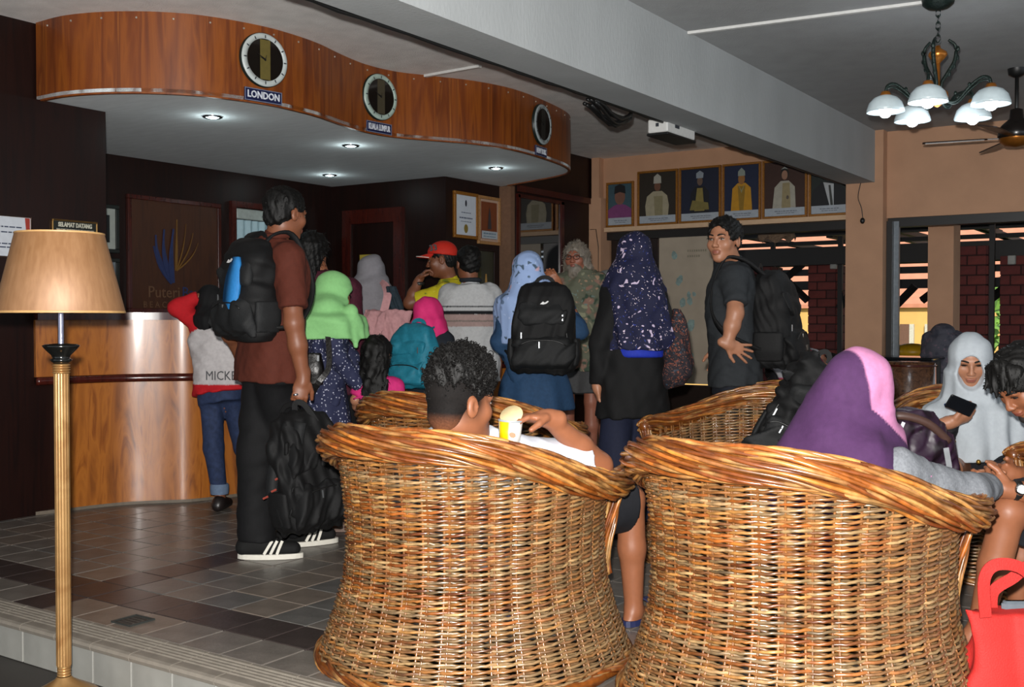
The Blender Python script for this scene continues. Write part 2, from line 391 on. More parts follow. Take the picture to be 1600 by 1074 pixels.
for n_, (nv, dd, x, y, band) in enumerate(tiles):
    if n_ < 300 and not nv:
        mt = M_band if band else M_tile[random.choice((0, 0, 1, 2))]
        if mt.name not in tproto:
            g = G(); g.box((0, 0, 0), (TP-.006, TP-.006, .012), bev=.002); o = g.obj('tile', mt, floor); tproto[mt.name] = o
        else: o = tproto[mt.name].copy(); COL.objects.link(o); o.parent = floor
        o.location = (x, y, -.006+random.uniform(-.0006, .0006)); o.rotation_euler = (random.uniform(-.003, .003), random.uniform(-.003, .003), 0)
    else: tile_rest[int(band)].box((x, y, -.006), (TP-.006, TP-.006, .012))
for g, m in zip(tile_rest, (M_tile[0], M_band)):
    if g.n: o = g.obj('tiles', m, floor); o['kind'] = 'stuff'
# grooved nosing tiles and riser tiles of the step
M_nose = pm('nosing_tile', '7d766c', .5, var=.15, scale=20); M_riser = pm('riser_tile', '8b8a84', .45, var=.12, scale=8, bump=.1)
nose_p = riser_p = None
step = empty('step', (0, 2.3, -.15)); step['kind'] = 'structure'
for i in range(-8, 26):
    x = -4.9+i*.213
    g = G(); xa, xb = x-.1045, x+.1045
    prof = [(2.44, -.012), (2.44, 0)]
    for q in range(5): y = 2.425-q*.022; prof += [(y, 0), (y-.004, -.004), (y-.010, -.004), (y-.014, 0)]
    prof += [(2.288, 0), (2.276, -.004), (2.272, -.014), (2.276, -.026), (2.30, -.026), (2.30, -.012)]
    k = len(prof); v = [(xx, a, b) for xx in (xa, xb) for a, b in prof]
    f = [(q, (q+1) % k, k+(q+1) % k, k+q) for q in range(k)]+[tuple(range(k-1, -1, -1)), tuple(range(k, 2*k))]
    if nose_p is None:
        xf = x; nose_p = G().add(v, f).obj('nosing_tile', M_nose, step)
        riser_p = G().box((x, 2.292, -.0875), (.207, .014, .118), bev=.002).obj('riser_tile', M_riser, step)
    else:
        for pr in (nose_p, riser_p):
            o = pr.copy(); COL.objects.link(o); o.parent = step; o.location = (x-xf, 0, 0)

# ceiling and beam
slab('ceiling', -2.86, 6, -6, 10.3, CEIL, CEIL+.2, M_ceil)
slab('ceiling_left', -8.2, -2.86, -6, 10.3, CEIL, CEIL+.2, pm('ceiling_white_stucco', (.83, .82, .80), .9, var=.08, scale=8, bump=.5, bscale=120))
slab('trim_1', -3.0, -2.73, -6, 10.1, 2.38, CEIL, M_beam)
# dark panelled walls around the reception alcove
slab('wall_left', -5.95, -5.80, -2, 4.09, -.15, CEIL, M_dark)
slab('wall_left_panel', -5.80, -5.74, 0, 4.09, 0, SOF, M_dark)
slab('wall_alcove_side', -7.3, -5.80, 3.95, 4.08, 0, CEIL, M_dark)
slab('wall_back', -7.35, -7.2, 3.95, 7.75, 0, CEIL, M_dark)
slab('wall_alcove_end', -7.35, -5.97, 7.62, 7.75, 0, CEIL, M_dark)
slab('wall_certificates', -5.97, -5.83, 7.62, 8.5, 0, CEIL, M_dark)
o = slab('wall_mirror', -5.95, -5.72, 8.5, 10.1, 0, CEIL, M_dark)
slab('trim_2', -5.85, -5.70, 8.46, 8.53, 0, SOF, pm('post_brown', '7a5a45', .5))
slab('trim_3', -5.73, -5.695, 8.6, 10.05, 2.36, 2.42, M_darkgloss)
# mirror glass on the dark wall
mg = empty('wall_mirror_glass', (-5.72, 9.0, 1.0), 'tall mirror pane on the dark wall reflecting the portraits', 'mirror')
G().box((-5.714, 9.0, 1.55), (.008, .76, 1.5)).obj('pane', pm('mirror_glass', 'a8a8a8', .03, metal=1, var=.01), mg)
g = G()
for y, z, dy, dz in ((8.6, 1.55, .035, 1.56), (9.4, 1.55, .05, 1.56), (9.0, 2.32, .85, .035), (9.0, .78, .85, .035)): g.box((-5.706, y, z), (.03, dy, dz))
g.obj('mirror_frame', M_darkgloss, mg)

# portrait wall with its openings
wy0, wy1 = 10.1, 10.3
slab('wall_portraits', -6.0, 6, wy0, wy1, 2.06, CEIL, M_beige)
slab('wall_portraits_edge', -6.0, -5.58, wy0, wy1, 0, 2.06, M_beige)
slab('trim_4', -5.72, -5.575, 9.98, wy0, 0, 2.42, M_beige)
slab('trim_5', -5.70, -5.61, 10.0, wy0, 2.42, CEIL, M_beige)
slab('wall_column', -2.99, -2.655, 9.97, 10.35, 0, 2.38, M_beige)
slab('trim_6', -2.73, -2.655, 9.97, wy0, 2.38, CEIL, M_beige)
slab('wall_sill', -2.655, 6, wy0, wy1, 0, .58, pm('sill_brown', '6b4536', .6, var=.1))
slab('trim_7', -2.655, 6, 10.0, 10.35, .58, .63, pm('sill_top', '7a5344', .4, var=.1))
slab('trim_8', -5.56, -2.99, 10.02, wy0, 2.06, 2.105, M_ledge)
win = empty('window_1', (-2.6, 10.2, .63)); win['kind'] = 'structure'
M_frame = pm('window_frame_dark', '1d1a18', .45); M_alu = pm('aluminium', '8d949a', .35, metal=.7)
g = G(); g.box((1.6, 10.2, 2.02), (8.5, .14, .08)); g.box((-2.625, 10.16, 1.33), (.05, .16, 1.4)); g.obj('frame', M_frame, win)
g = G(); g.box((-2.575, 10.15, 1.33), (.045, .05, 1.4)); g.obj('sash', M_alu, win)
slab('trim_9', -5.58, -2.99, 10.12, 10.28, 1.98, 2.06, M_frame)
# folding door leaf with the map board
dr = empty('door_1', (-4.7, 10.2, 0)); dr['kind'] = 'structure'
g = G(); g.box((-5.28, 10.2, 1.0), (.55, .05, 2.0)); g.box((-4.33, 10.2, 1.0), (.07, .06, 2.0)); g.box((-4.68, 10.2, .23), (.66, .05, .46)); g.obj('door_frame', pm('door_dark', '241712', .4), dr)
g = G(); g.box((-4.335, 10.165, 1.0), (.03, .012, 2.0)); g.obj('edge_strip', M_alu, dr)
mb = empty('map_board', (-4.68, 10.17, .47), 'pale poster board with a faded blue-green island map, on the door leaf', 'poster')
M_map = pm('map_print', 'b3a592', .6, var=.08, scale=5)
G().box((-4.68, 10.163, 1.24), (.60, .014, 1.53)).obj('board', M_map, mb)
rr = random.Random(3); wm = wallM((0, -1, 0))
for (bx, bz, s_, nn_) in ((-.10, .55, .09, 1), (-.08, .30, .08, 2), (.0, .08, .08, 3), (.03, -.15, .09, 3), (-.12, -.0, .05, 1), (.12, .1, .05, 1), (.05, -.4, .06, 2)):
    for _ in range(nn_):
        cx_, cz_ = bx+rr.uniform(-.05, .05), bz+rr.uniform(-.07, .07); ra = s_*rr.uniform(.3, .6)
        poly = [(cx_+ra*rr.uniform(.7, 1.1)*math.cos(t*.7), cz_+ra*rr.uniform(.9, 1.5)*math.sin(t*.7)) for t in range(9)]
        G().prism(poly, wm, (-4.68, 10.1556, 1.24), .0008+rr.uniform(0, .0008)).obj('island_print', pm('map_teal', '8aa09c', .7, var=.3, scale=30), mb)
g = G()
for zz, n_ in ((.585, 9), (.53, 6)):
    for k in range(n_): g.prism([(.02+k*.024, zz), (.036+k*.024, zz), (.036+k*.024, zz+.022), (.02+k*.024, zz+.022)], wm, (-4.68, 10.1552, 1.24), .0008)
g.obj('faded_caption', pm('map_text', '8d8674', .7), mb)

# ------------------------------------------------------------------ reception canopy
can_pts = [(-5.78, 3.66), (-5.53, 3.66), (-5.31, 3.72), (-5.14, 3.81), (-5.0, 3.92), (-4.89, 4.05), (-4.81, 4.21), (-4.745, 4.44), (-4.73, 4.64), (-4.75, 4.90), (-4.83, 5.22), (-4.875, 5.50), (-4.84, 5.77), (-4.71, 6.02), (-4.56, 6.31), (-4.48, 6.69), (-4.52, 7.20), (-4.62, 7.70), (-4.78, 8.0), (-5.0, 8.16), (-5.28, 8.28), (-5.71, 8.45)]
cc = smooth_curve(can_pts, 5)
canopy = empty('reception_canopy', (-5.5, 6, SOF), 'curved wood-veneer canopy with grey underside over the reception counter', 'canopy')
poly = list(map(tuple, cc))+[(-5.84, 8.49), (-5.84, 7.61), (-7.19, 7.61), (-7.19, 4.09), (-5.79, 4.09)]
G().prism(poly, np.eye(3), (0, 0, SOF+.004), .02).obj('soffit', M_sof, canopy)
cuts = [0, 17, 32, 47, 60, 68, 78, 88, 97, len(cc)-1]
for a, b in zip(cuts[:-1], cuts[1:]):
    g = G(); strip(g, cc[a:b+1], SOF-.006, CEIL, .022, .0); mid = cc[(a+b)//2]
    o = g.obj('veneer_panel', M_fascia, canopy, 'auto')
    d = np.array([random.uniform(-3, 3), random.uniform(-3, 3), random.uniform(-1, 1)])
    o.data.transform(Matrix.Translation(tuple(-d))); o.location = tuple(d)
nn = normals2(cc); L_ = np.r_[0, np.cumsum(np.linalg.norm(np.diff(cc, axis=0), axis=1))]
M_screw = pm('screw_head', 'c9c2b4', .35, metal=.6)
for s_ in np.arange(.12, L_[-1]-.9, .2):
    p = np.array([np.interp(s_, L_, cc[:, 0]), np.interp(s_, L_, cc[:, 1])]); q = np.array([np.interp(s_, L_, nn[:, 0]), np.interp(s_, L_, nn[:, 1])])
    M = frame_from((q[1], -q[0], 0)); Mz = np.c_[M[:, 1], M[:, 2], np.array([q[0], q[1], 0])]
    G().lathe([(0, .004), (.005, .0035), (.0065, 0), (.006, -.003)], (p[0]+q[0]*.001, p[1]+q[1]*.001, CEIL-.035), 8, Mz).obj('screw', M_screw, canopy)
# downlights
M_led = pm('led', 'e8ffff', .4, emit='d8fbff', es=14)
for q, (x, y) in enumerate(((-5.328, 4.566), (-5.37, 5.881), (-6.613, 6.969), (-5.151, 7.424))):
    d = empty('downlight', (x, y, SOF), ('round recessed downlight in the canopy below the left end of the fascia', 'round recessed downlight in the canopy below the middle clock', 'round recessed downlight in the canopy nearest the back corner', 'round recessed downlight in the canopy above the certificates')[q], 'downlight', 'canopy downlights')
    G().lathe([(.062, .003), (.062, -.004), (.05, -.009), (.043, -.004), (.043, .0035)], (x, y, SOF+.001), 24).obj('rim', M_chrome, d, True)
    G().lathe([(.043, -.002), (.03, -.008), (0, -.010)], (x, y, SOF+.001), 20).obj('lens', M_led, d, True)
    lamp('downlight_lamp', 'POINT', (x, y, SOF-.06), .8, (.85, 1, 1), shadow_soft_size=.04).parent = None
# clocks and their name plates
M_clockring = pm('clock_ring', 'c6cfce', .35, var=.08); M_clockglass = pm('clock_glass', '1a1613', .08, spec=.6, var=.05); M_navy = pm('navy_plate', '161c45', .4); M_clockback = pm('clock_rim_dark', '12211d', .4)
def clock(x, y, w, city, strip_col, tagtxt, dz=0., ringc=None):
    i = np.argmin(np.linalg.norm(cc-np.array([x, y]), axis=1)); p = cc[i]; q = nn[i]; n3 = np.array([q[0], q[1], 0]); M = wallM(n3); z = 2.648+dz
    o3 = np.array([p[0], p[1], z])+n3*.004; r = .150
    c = empty('wall_clock', o3, 'round wall clock with pale numbered ring above the '+tagtxt, 'clock', 'canopy clocks')
    G().lathe([(r+.008, 0), (r+.008, .018), (r, .024), (0, .024)], o3, 48, M).obj('case', M_clockback, c, True)
    G().lathe([(r-.028, .020), (r-.028, .030), (r-.002, .030), (r+.004, .022)], o3, 48, M).obj('number_ring', ringc or M_clockring, c, True)
    G().lathe([(r-.028, .0262), (0, .0262)], o3, 40, M).obj('dial', M_clockglass, c)
    g = G(); h = math.sqrt((r-.03)**2-.034**2); g.prism([(-.034, -h), (.034, -h), (.034, h), (-.034, h)], M, o3+n3*.0264, .0012); g.obj('dial_stripe', pm('clock_stripe_'+strip_col, strip_col, .4), c)
    g = G()
    for k in range(12):
        a = k*math.pi/6; ca, sa = math.cos(a), math.sin(a); rc = r-.015
        g.prism([(rc*sa-.004*ca-.010*sa, rc*ca+.004*sa-.010*ca), (rc*sa+.004*ca-.010*sa, rc*ca-.004*sa-.010*ca), (rc*sa+.003*ca+.008*sa, rc*ca-.003*sa+.008*ca), (rc*sa-.003*ca+.008*sa, rc*ca+.003*sa+.008*ca)], M, o3+n3*.030, .0008)
    g.obj('numerals', M_ink, c)
    for (a, l, wd) in ((-1.05, .062, .006), (-1.25, .045, .004), (.3, .03, .003)):
        g = G(); ca, sa = math.cos(a), math.sin(a); g.prism([(-wd*ca, wd*sa), (wd*ca, -wd*sa), (l*sa+.001, l*ca), (l*sa-.001, l*ca)], M, o3+n3*.0280, .001); g.obj('hand', M_black, c)
    G().lathe([(0, .0030), (.006, .0028), (.008, 0)], o3+n3*.027, 10, M).obj('hub', M_black, c)
    pw, ph = w, .075; po = np.array([p[0], p[1], z-.150-.058])+n3*.002
    s = empty('city_sign', po, 'small navy name plate reading '+city+' under its clock', 'sign', 'canopy city signs')
    g = G(); g.box(po+n3*.005, (pw, ph, .010), M); g.obj('plate', M_navy, s)
    g = G()
    for a, b in (((0, ph/2-.003), (pw, .003)), ((0, -ph/2+.003), (pw, .003)), ((pw/2-.002, 0), (.003, ph)), ((-pw/2+.002, 0), (.003, ph))): g.box(po+n3*.0105+M@np.array([a[0], a[1], 0]), (b[0], b[1], .001), M)
    g.obj('border', pm('plate_border', '8f98b0', .4), s)
    v_, f_ = text_mesh(city, .056, .0012, .0016); wd = v_[:, 0].max()-v_[:, 0].min(); sx = min(1., (pw*.86)/wd)
    mk('lettering', (v_*np.array([sx, 1, 1]))@M.T+po+n3*.0115, f_, pm('plate_white', 'dfe4ee', .5), s)
clock(-4.76, 4.42, .25, 'LONDON', '6d6232', 'LONDON sign'); clock(-4.86, 5.62, .235, 'KUALA LUMPUR', '4a4434', 'KUALA LUMPUR sign', ringc=pm('clock_ring_green', 'adc2b8', .35)); clock(-4.49, 7.05, .20, 'NEW YORK', '2c2c28', 'NEW YORK sign', ringc=pm('clock_ring_grey', 'a9b4b6', .35))

# ------------------------------------------------------------------ reception counter
cnt_pts = [(-5.725, 3.60), (-5.70, 3.72), (-5.665, 3.90), (-5.60, 4.10), (-5.475, 4.265), (-5.35, 4.405), (-5.285, 4.65), (-5.25, 4.93), (-5.30, 5.3), (-5.31, 5.55), (-5.22, 5.85), (-5.02, 6.2), (-4.83, 6.55), (-4.73, 6.95), (-4.80, 7.3), (-5.05, 7.52), (-5.4, 7.6)]
ck = smooth_curve(cnt_pts, 5)
counter = empty('reception_counter', (-5.6, 5.5, 0), 'long curved reception counter in glossy honey-brown wood veneer', 'counter')
for z0, z1, o0, nm in ((0.02, .755, 0, 'front_panel'), (.80, 1.13, .012, 'upper_panel')):
    for a, b in ((5 if nm == 'front_panel' else 0, 30), (30, 56), (56, len(ck)-1)):
        g = G(); strip(g, ck[a:b+1], z0, z1, .03, o0); g.obj(nm, M_counter, counter, 'auto')
g = G(); pts = np.c_[ck+normals2(ck)*.014, np.full(len(ck), .777)]; g.tube(pts, .025, 10); g.obj('rail', M_darkgloss, counter, True)
g = G(); strip(g, ck, 1.13, 1.175, .42 if False else .36, .05); g.obj('counter_top', M_darkgloss, counter, 'auto')
g = G(); strip(g, ck, 0, .02, .05, -.01); g.obj('plinth', pm('plinth_pale', '6d6254', .6), counter)
# ================================================================== things on the walls
def framed(name, label, cat, ctr, nrm, w, h, fw, fmat, fill, group=None, depth=.025, mat_w=0, matmat=None):
    M = wallM(nrm); ctr = np.asarray(ctr, float); n3 = M[:, 2]
    e = empty(name, ctr, label, cat, group); g = G()
    for a, d in (((0, h/2-fw/2), (w, fw)), ((0, -h/2+fw/2), (w, fw)), ((w/2-fw/2, 0), (fw, h-2*fw)), ((-w/2+fw/2, 0), (fw, h-2*fw))):
        g.box(ctr+M@np.array([a[0], a[1], depth/2]), (d[0], d[1], depth), M, bev=.003)
    g.obj('frame', fmat, e)
    g = G(); g.box(ctr+M@np.array([0, 0, depth*.3]), (w-2*fw, h-2*fw, depth*.4), M); g.obj('backing', fill if not mat_w else matmat, e)
    if mat_w: g = G(); g.box(ctr+M@np.array([0, 0, depth*.35]), (w-2*fw-2*mat_w, h-2*fw-2*mat_w, depth*.4), M); g.obj('picture', fill, e)
    return e, M, ctr+n3*depth*.56
def flat(e, M, o, poly, mat, name='print', t=.0008):
    return G().prism(poly, M, o, t).obj(name, mat, e)
def rect(x0, x1, y0, y1): return [(x0, y0), (x1, y0), (x1, y1), (x0, y1)]
def oval(cx, cy, rx, ry, n=16): return [(cx+rx*math.cos(k*2*math.pi/n), cy+ry*math.sin(k*2*math.pi/n)) for k in range(n)]
def bars(e, M, o, rows, mat, name='text_lines'):
    g = G()
    for x0, x1, y, h in rows:
        x = x0
        while x < x1-.004:
            l = random.uniform(.012, .04); g.prism(rect(x, min(x+l, x1), y, y+h), M, o, .0006); x += l+.006
    return g.obj(name, mat, e)
C_ = lambda c, r=.6: pm('print_'+c, c, r, var=.08)
# portraits: x range on wall, top z, background, drawing
def portrait(x0, x1, z0, z1, bg, lab, kind):
    w, h = x1-x0, z1-z0
    e, M, o = framed('framed_portrait', lab, 'portrait', ((x0+x1)/2, 10.1, (z0+z1)/2), (0, -1, 0), w, h, .022, M_gold, C_(bg), 'official portraits over the opening', depth=.03)
    W_, H_ = w/2-.024, h/2-.024
    flat(e, M, o, rect(-W_, W_, -H_, -H_+.075), C_('aab2bb'), 'caption_strip'); bars(e, M, o+M[:, 2]*.001, [(-W_*.5, W_*.6, -H_+.04, .008), (-W_*.4, W_*.5, -H_+.022, .006)], C_('6a7078'))
    n = M[:, 2]; b = -H_+.075; sk = C_('8a5a44')
    def sh(poly, c, nm, lv): flat(e, M, o+n*lv*.0009, poly, C_(c), nm)
    if kind == 0:
        sh([(-.16, b), (-.15, b+.08), (-.07, b+.13), (0, b+.15), (.07, b+.13), (.15, b+.08), (.16, b)], '7d3f72', 'robe', 1); sh(oval(0, b+.22, .062, .085), '7d5546', 'face', 2)
        sh([(-.068, b+.25), (-.06, b+.33), (0, b+.355), (.06, b+.33), (.068, b+.25), (0, b+.27)], '15161a', 'cap', 3)
    elif kind == 1:
        sh([(-.13, b), (-.14, b+.1), (-.12, b+.2), (-.05, b+.25), (.05, b+.25), (.11, b+.2), (.13, b+.1), (.12, b)], 'a59c82', 'robe', 1); sh([(-.03, b), (-.04, b+.2), (.06, b+.2), (.06, b)], '8d8464', 'sash', 2)
        sh(oval(0, b+.30, .036, .05), '6f4a38', 'face', 2); sh([(-.045, b+.33), (-.04, b+.40), (0, b+.43), (.04, b+.40), (.045, b+.33)], 'a9a79c', 'headdress', 3)
    elif kind == 2:
        sh([(-.10, b+.0), (-.10, b+.2), (-.05, b+.27), (.05, b+.27), (.10, b+.2), (.10, b)], '14151d', 'robe', 1); sh([(-.06, b+.02), (-.03, b+.25), (.03, b+.25), (.05, b+.02)], '8c7c40', 'brocade', 2); sh([(-.11, b+.03), (-.08, b+.13), (.09, b+.1), (.10, b+.03)], '7c6f3a', 'sash', 3)
        sh(oval(0, b+.32, .03, .045), '6b5548', 'face', 2); sh([(-.04, b+.35), (-.04, b+.40), (.0, b+.425), (.04, b+.40), (.035, b+.35)], '8d97a0', 'headdress', 3)
    elif kind == 3:
        sh([(-.11, b), (-.095, b+.22), (-.04, b+.27), (.04, b+.27), (.095, b+.22), (.11, b)], 'c08a17', 'robe', 1); sh([(-.02, b), (-.04, b+.24), (.04, b+.24), (.02, b)], '93701c', 'sash', 2); sh([(-.04, b+.27), (0, b+.17), (.04, b+.27), (0, b+.2)], '8f8c68', 'necklace', 3)
        sh(oval(0, b+.31, .035, .055), '9c6a34', 'face', 2); sh([(-.038, b+.34), (-.035, b+.385), (0, b+.42), (.035, b+.385), (.038, b+.34)], '8b958c', 'crown', 3)
    elif kind == 4:
        sh([(-.12, b), (-.10, b+.2), (-.04, b+.26), (.04, b+.26), (.10, b+.2), (.11, b)], 'a8a496', 'gown', 1); sh([(-.03, b), (-.02, b+.24), (.05, b+.24), (.06, b)], '988a66', 'sash', 2); sh(oval(.03, b+.1, .014, .02, 8), '5b5148', 'medal', 3)
        sh(oval(0, b+.33, .042, .055), '191312', 'hair', 2); sh(oval(0, b+.315, .030, .045), '9c7560', 'face', 3); sh([(-.035, b+.37), (0, b+.395), (.035, b+.37), (0, b+.38)], '9aa09c', 'tiara', 4)
    else:
        sh([(-.17, b), (-.15, b+.15), (-.06, b+.22), (.06, b+.22), (.15, b+.15), (.16, b)], '101216', 'suit', 1); sh([(-.05, b+.22), (.01, b), (.05, b), (.05, b+.2)], 'b3b7ba', 'shirt_front', 2); sh([(.0, b+.19), (.02, b), (.045, b), (.02, b+.19)], '3c3f3c', 'tie', 3)
        sh(oval(0, b+.30, .05, .07), '7d5446', 'face', 2)
portrait(-5.565, -5.24, 2.11, 2.585, '3a5560', 'small framed portrait of a figure in black cap and magenta top', 0)
portrait(-5.195, -4.735, 2.11, 2.675, '2a2218', 'framed portrait of a figure in cream robe and tall headdress on brown ground', 1)
portrait(-4.72, -4.265, 2.11, 2.675, '141c33', 'framed portrait of a figure in black and gold robe on dark blue', 2)
portrait(-4.25, -3.85, 2.11, 2.675, '15203f', 'framed portrait of a figure in bright yellow robe and crown', 3)
portrait(-3.835, -3.39, 2.11, 2.675, '3b2118', 'framed portrait of a dark-haired figure in pale gown and tiara', 4)
portrait(-3.375, -3.0, 2.11, 2.675, '1b2420', 'framed portrait of a figure in dark suit with striped tie, right end of the row', 5)
# certificates beside the mirror
e, M, o = framed('framed_certificate', 'white certificate with small crest in ornate gold frame', 'certificate', (-5.83, 7.905, 2.08), (1, 0, 0), .37, .42, .03, M_gold, M_paper)
bars(e, M, o, [(-.07, .08, .02, .008), (-.1, .1, -.03, .012), (-.08, .08, -.06, .006)], C_('5d6478')); flat(e, M, o, oval(0, -.12, .03, .04), C_('8a7430'), 'seal'); flat(e, M, o, oval(0, .11, .014, .03), C_('2c2c3a'), 'crest')
e, M, o = framed('framed_certificate', 'rust-coloured award certificate in pale gold frame with white caption', 'certificate', (-5.83, 8.27, 2.06), (1, 0, 0), .36, .45, .03, pm('pale_gold', 'a87a4a', .4, var=.3, scale=100), C_('7a3d1c'), None, .025, .022, C_('c0a08a'))
flat(e, M, o+M[:, 2]*.006, rect(-.125, .125, -.17, -.10), C_('b4bcc2'), 'caption_strip'); bars(e, M, o+M[:, 2]*.007, [(-.10, .10, -.13, .014), (-.1, .1, -.155, .01)], C_('6d8494')); flat(e, M, o+M[:, 2]*.006, [(-.03, -.08), (.03, -.08), (.018, .05), (0, .13), (-.018, .05)], C_('3c3436'), 'trophy_print')
# dark display niche under the certificates
e, M, o = framed('notice_case', 'dark glazed case with olive and gold ornaments under the certificates', 'display case', (-5.83, 8.17, 1.58), (1, 0, 0), .40, .44, .03, M_dark, C_('2b2a16', .2))
flat(e, M, o, rect(-.13, -.03, -.17, .15), C_('4d4a20'), 'panel_print'); flat(e, M, o, [(.03, -.12), (.07, -.12), (.06, -.02), (.04, -.02)], C_('b58a4a'), 'ornament')
# back wall of the alcove
M_board = ramp_mat('sign_board_wood', [(.3, '3a1e0f'), (.6, '4a2813'), (.8, '40200f')], (5, 5, .6), 3, rough=.45)
e, M, o = framed('resort_sign_board', 'brown wooden sign board with blue and gold fan emblem behind the counter', 'sign', (-7.2, 5.77, 1.65), (1, 0, 0), .93, .93, .035, M_darkgloss, M_board, None, .03)
g = G(); gb = G()
def plume(gg, x0, y0, x1, y1, b, w):
    pts = np.array([[x0+(x1-x0)*t+b*math.sin(t*math.pi), y0+(y1-y0)*t, 0] for t in np.linspace(0, 1, 8)]); pts = pts@M.T+o+M[:, 2]*(.001+.0022*len(gg.v))
    gg.ribbon(pts, M[:, 2], [w*(.35+.65*math.sin(min(1, .25+t)*math.pi)) for t in np.linspace(0, .95, 8)], .002)
for x1, y1, b in ((-.22, .07, -.03), (-.20, .16, -.05), (-.12, .21, -.04), (-.03, .22, -.02)): plume(g, -.04, -.22, x1, y1, b, .05)
for x1, y1, b, w in ((.01, .30, .0, .026), (.10, .27, .02, .012), (.17, .20, .03, .012), (.22, .12, .04, .012)): plume(gb, .0, -.12, x1, y1, b, w)
g.obj('blue_plumes', pm('emblem_blue', '27335f', .5), e); gb.obj('gold_plumes', pm('emblem_gold', '7a5620', .5), e)
text_obj('Puteri', .13, M, o+M@np.array([-.12, -.30, .001]), pm('sign_letter_brown', '6a4c36', .5), e); text_obj('Bayu', .13, M, o+M@np.array([.18, -.30, .001]), pm('emblem_blue', '27335f', .5), e)
text_obj('B E A C H   R E S O R T', .07, M, o+M@np.array([.03, -.40, .001]), pm('sign_letter_brown', '6a4c36', .5), e)
M_green = pm('frame_green_black', '161d1a', .35); 
framed('framed_picture', 'dark framed picture with pale mount half hidden by the left wall, upper one', 'picture', (-7.2, 5.06, 1.83), (1, 0, 0), .34, .37, .03, M_green, C_('14181a'), 'alcove pictures', .025, .05, C_('a7ada6'))
framed('framed_picture', 'dark framed picture with pale mount half hidden by the lampshade, lower one', 'picture', (-7.2, 5.06, 1.42), (1, 0, 0), .34, .37, .03, M_green, C_('8f979c'), 'alcove pictures', .025)
# curtained window and door in the alcove
wn = empty('window_2', (-7.2, 6.62, 1.2)); wn['kind'] = 'structure'
g = G()
for y, z, dy, dz in ((6.37, 1.54, .05, 1.13), (7.0, 1.54, .05, 1.13), (6.685, 2.13, .68, .05), (6.685, .95, .68, .05)): g.box((-7.185, y, z), (.05, dy, dz))
g.obj('window_frame', M_darkgloss, wn)
ys = np.linspace(6.39, 6.98, 120); xs = -7.178+.010*np.sin(ys*75)+.004*np.sin(ys*31); v = np.concatenate([np.c_[xs, ys, np.full(120, .97)], np.c_[xs, ys, np.full(120, 2.0)]])
mk('curtain', v, [(i, i+1, 121+i, 120+i) for i in range(119)], pm('curtain_glow', 'a9c3cb', .8, var=.05, emit='7fa3ad', es=.10), wn, True)  # mild emission in the cloth stands in for light behind the curtain
G().box((-7.172, 6.685, 2.05), (.03, .58, .09), bev=.008).obj('blind_box', pm('blind_pale', 'aab3ae', .5), wn)
dw = empty('door_2', (-6.5, 7.62, 0)); dw['kind'] = 'structure'
g = G(); g.box((-6.98, 7.6, 1.015), (.10, .05, 2.03)); g.box((-6.35, 7.6, 1.015), (.10, .05, 2.03)); g.box((-6.665, 7.6, 2.095), (.73, .05, .13)); g.obj('door_frame', M_darkgloss, dw)
g = G(); g.box((-6.66, 7.608, 1.02), (.54, .03, 2.03)); g.obj('door_leaf', M_dark, dw)
nt_ = empty('notice', (-6.72, 7.59, 1.66), 'small yellow paper notice taped to the dark door', 'notice'); M = wallM((0, -1, 0)); o = np.array([-6.72, 7.588, 1.67])
flat(nt_, M, o, rect(-.10, .10, -.07, .07), C_('b9a23e'), 'sheet', .002); bars(nt_, M, o+M[:, 2]*.003, [(-.05, .05, .035, .008), (-.08, .08, .0, .012), (-.06, .06, -.035, .008)], C_('4a4320'))
# left wall: framed paper and welcome sign
e, M, o = framed('framed_notice', 'white printed notice with red corner marks on the left wall', 'notice', (-5.738, 3.39, 1.60), (1, 0, 0), .40, .235, .006, pm('thin_frame', 'a08070', .4), M_paper, None, .012)
flat(e, M, o, [(.19, .11), (.16, .11), (.178, -.08), (.19, -.08)], C_('a03426'), 'red_corner'); flat(e, M, o, [(.19, -.11), (.19, -.095), (.06, -.105), (.06, -.11)], C_('a03426'), 'red_corner')
bars(e, M, o+M[:, 2]*.001, [(-.15, .14, .05, .007), (-.15, .14, .02, .007), (-.15, .10, -.045, .007), (-.15, .14, -.065, .007)], C_('3b4358'))
e, M, o = framed('welcome_sign', 'black SELAMAT DATANG plaque with gold edges behind the lampshade', 'sign', (-5.738, 3.87, 1.635), (1, 0, 0), .30, .17, .008, pm('brass_edge', 'c79a5a', .3, metal=.6), pm('plaque_black', '14160f', .35), None, .015)
tx = pm('plaque_letter', 'c9c6b4', .5); text_obj('SELAMAT DATANG', .036, M, o+M@np.array([0, .055, .001]), tx, e, sx=.72, bold=.0012); text_obj('WELCOME TO PUTERI BAYU BEACH RESORT', .018, M, o+M@np.array([0, .025, .001]), tx, e, sx=.68)
# trunking, cables and boxes on ceiling and beam
def duct(name, lab, pts, w, t, mat):
    o = G().ribbon(pts, (0, 0, -1), w, t).obj(name, mat, None, loc=pts[0]); return set_props(o, lab, 'trunking')
duct('cable_trunking', 'short white cable trunking on the ceiling beside the canopy', np.array([[-4.74, 5.96, CEIL-.008], [-4.25, 5.94, CEIL-.008]]), .03, .016, M_white)
duct('cable_trunking', 'thin white cable trunking on the ceiling touching the beam', np.array([[-4.15, 5.93, CEIL-.006], [-3.0, 5.93, CEIL-.006]]), .018, .012, M_white)
duct('cable_trunking', 'long white cable trunking on the ceiling leading to the chandelier', np.array([[-2.73, 5.95, CEIL-.008], [-1.42, 6.09, CEIL-.008]]), .03, .016, M_white)
pts = np.array([[-3.01+.004*math.sin(y*9), y, 2.395+.003*math.sin(y*23)] for y in np.linspace(1.5, 10.05, 60)])
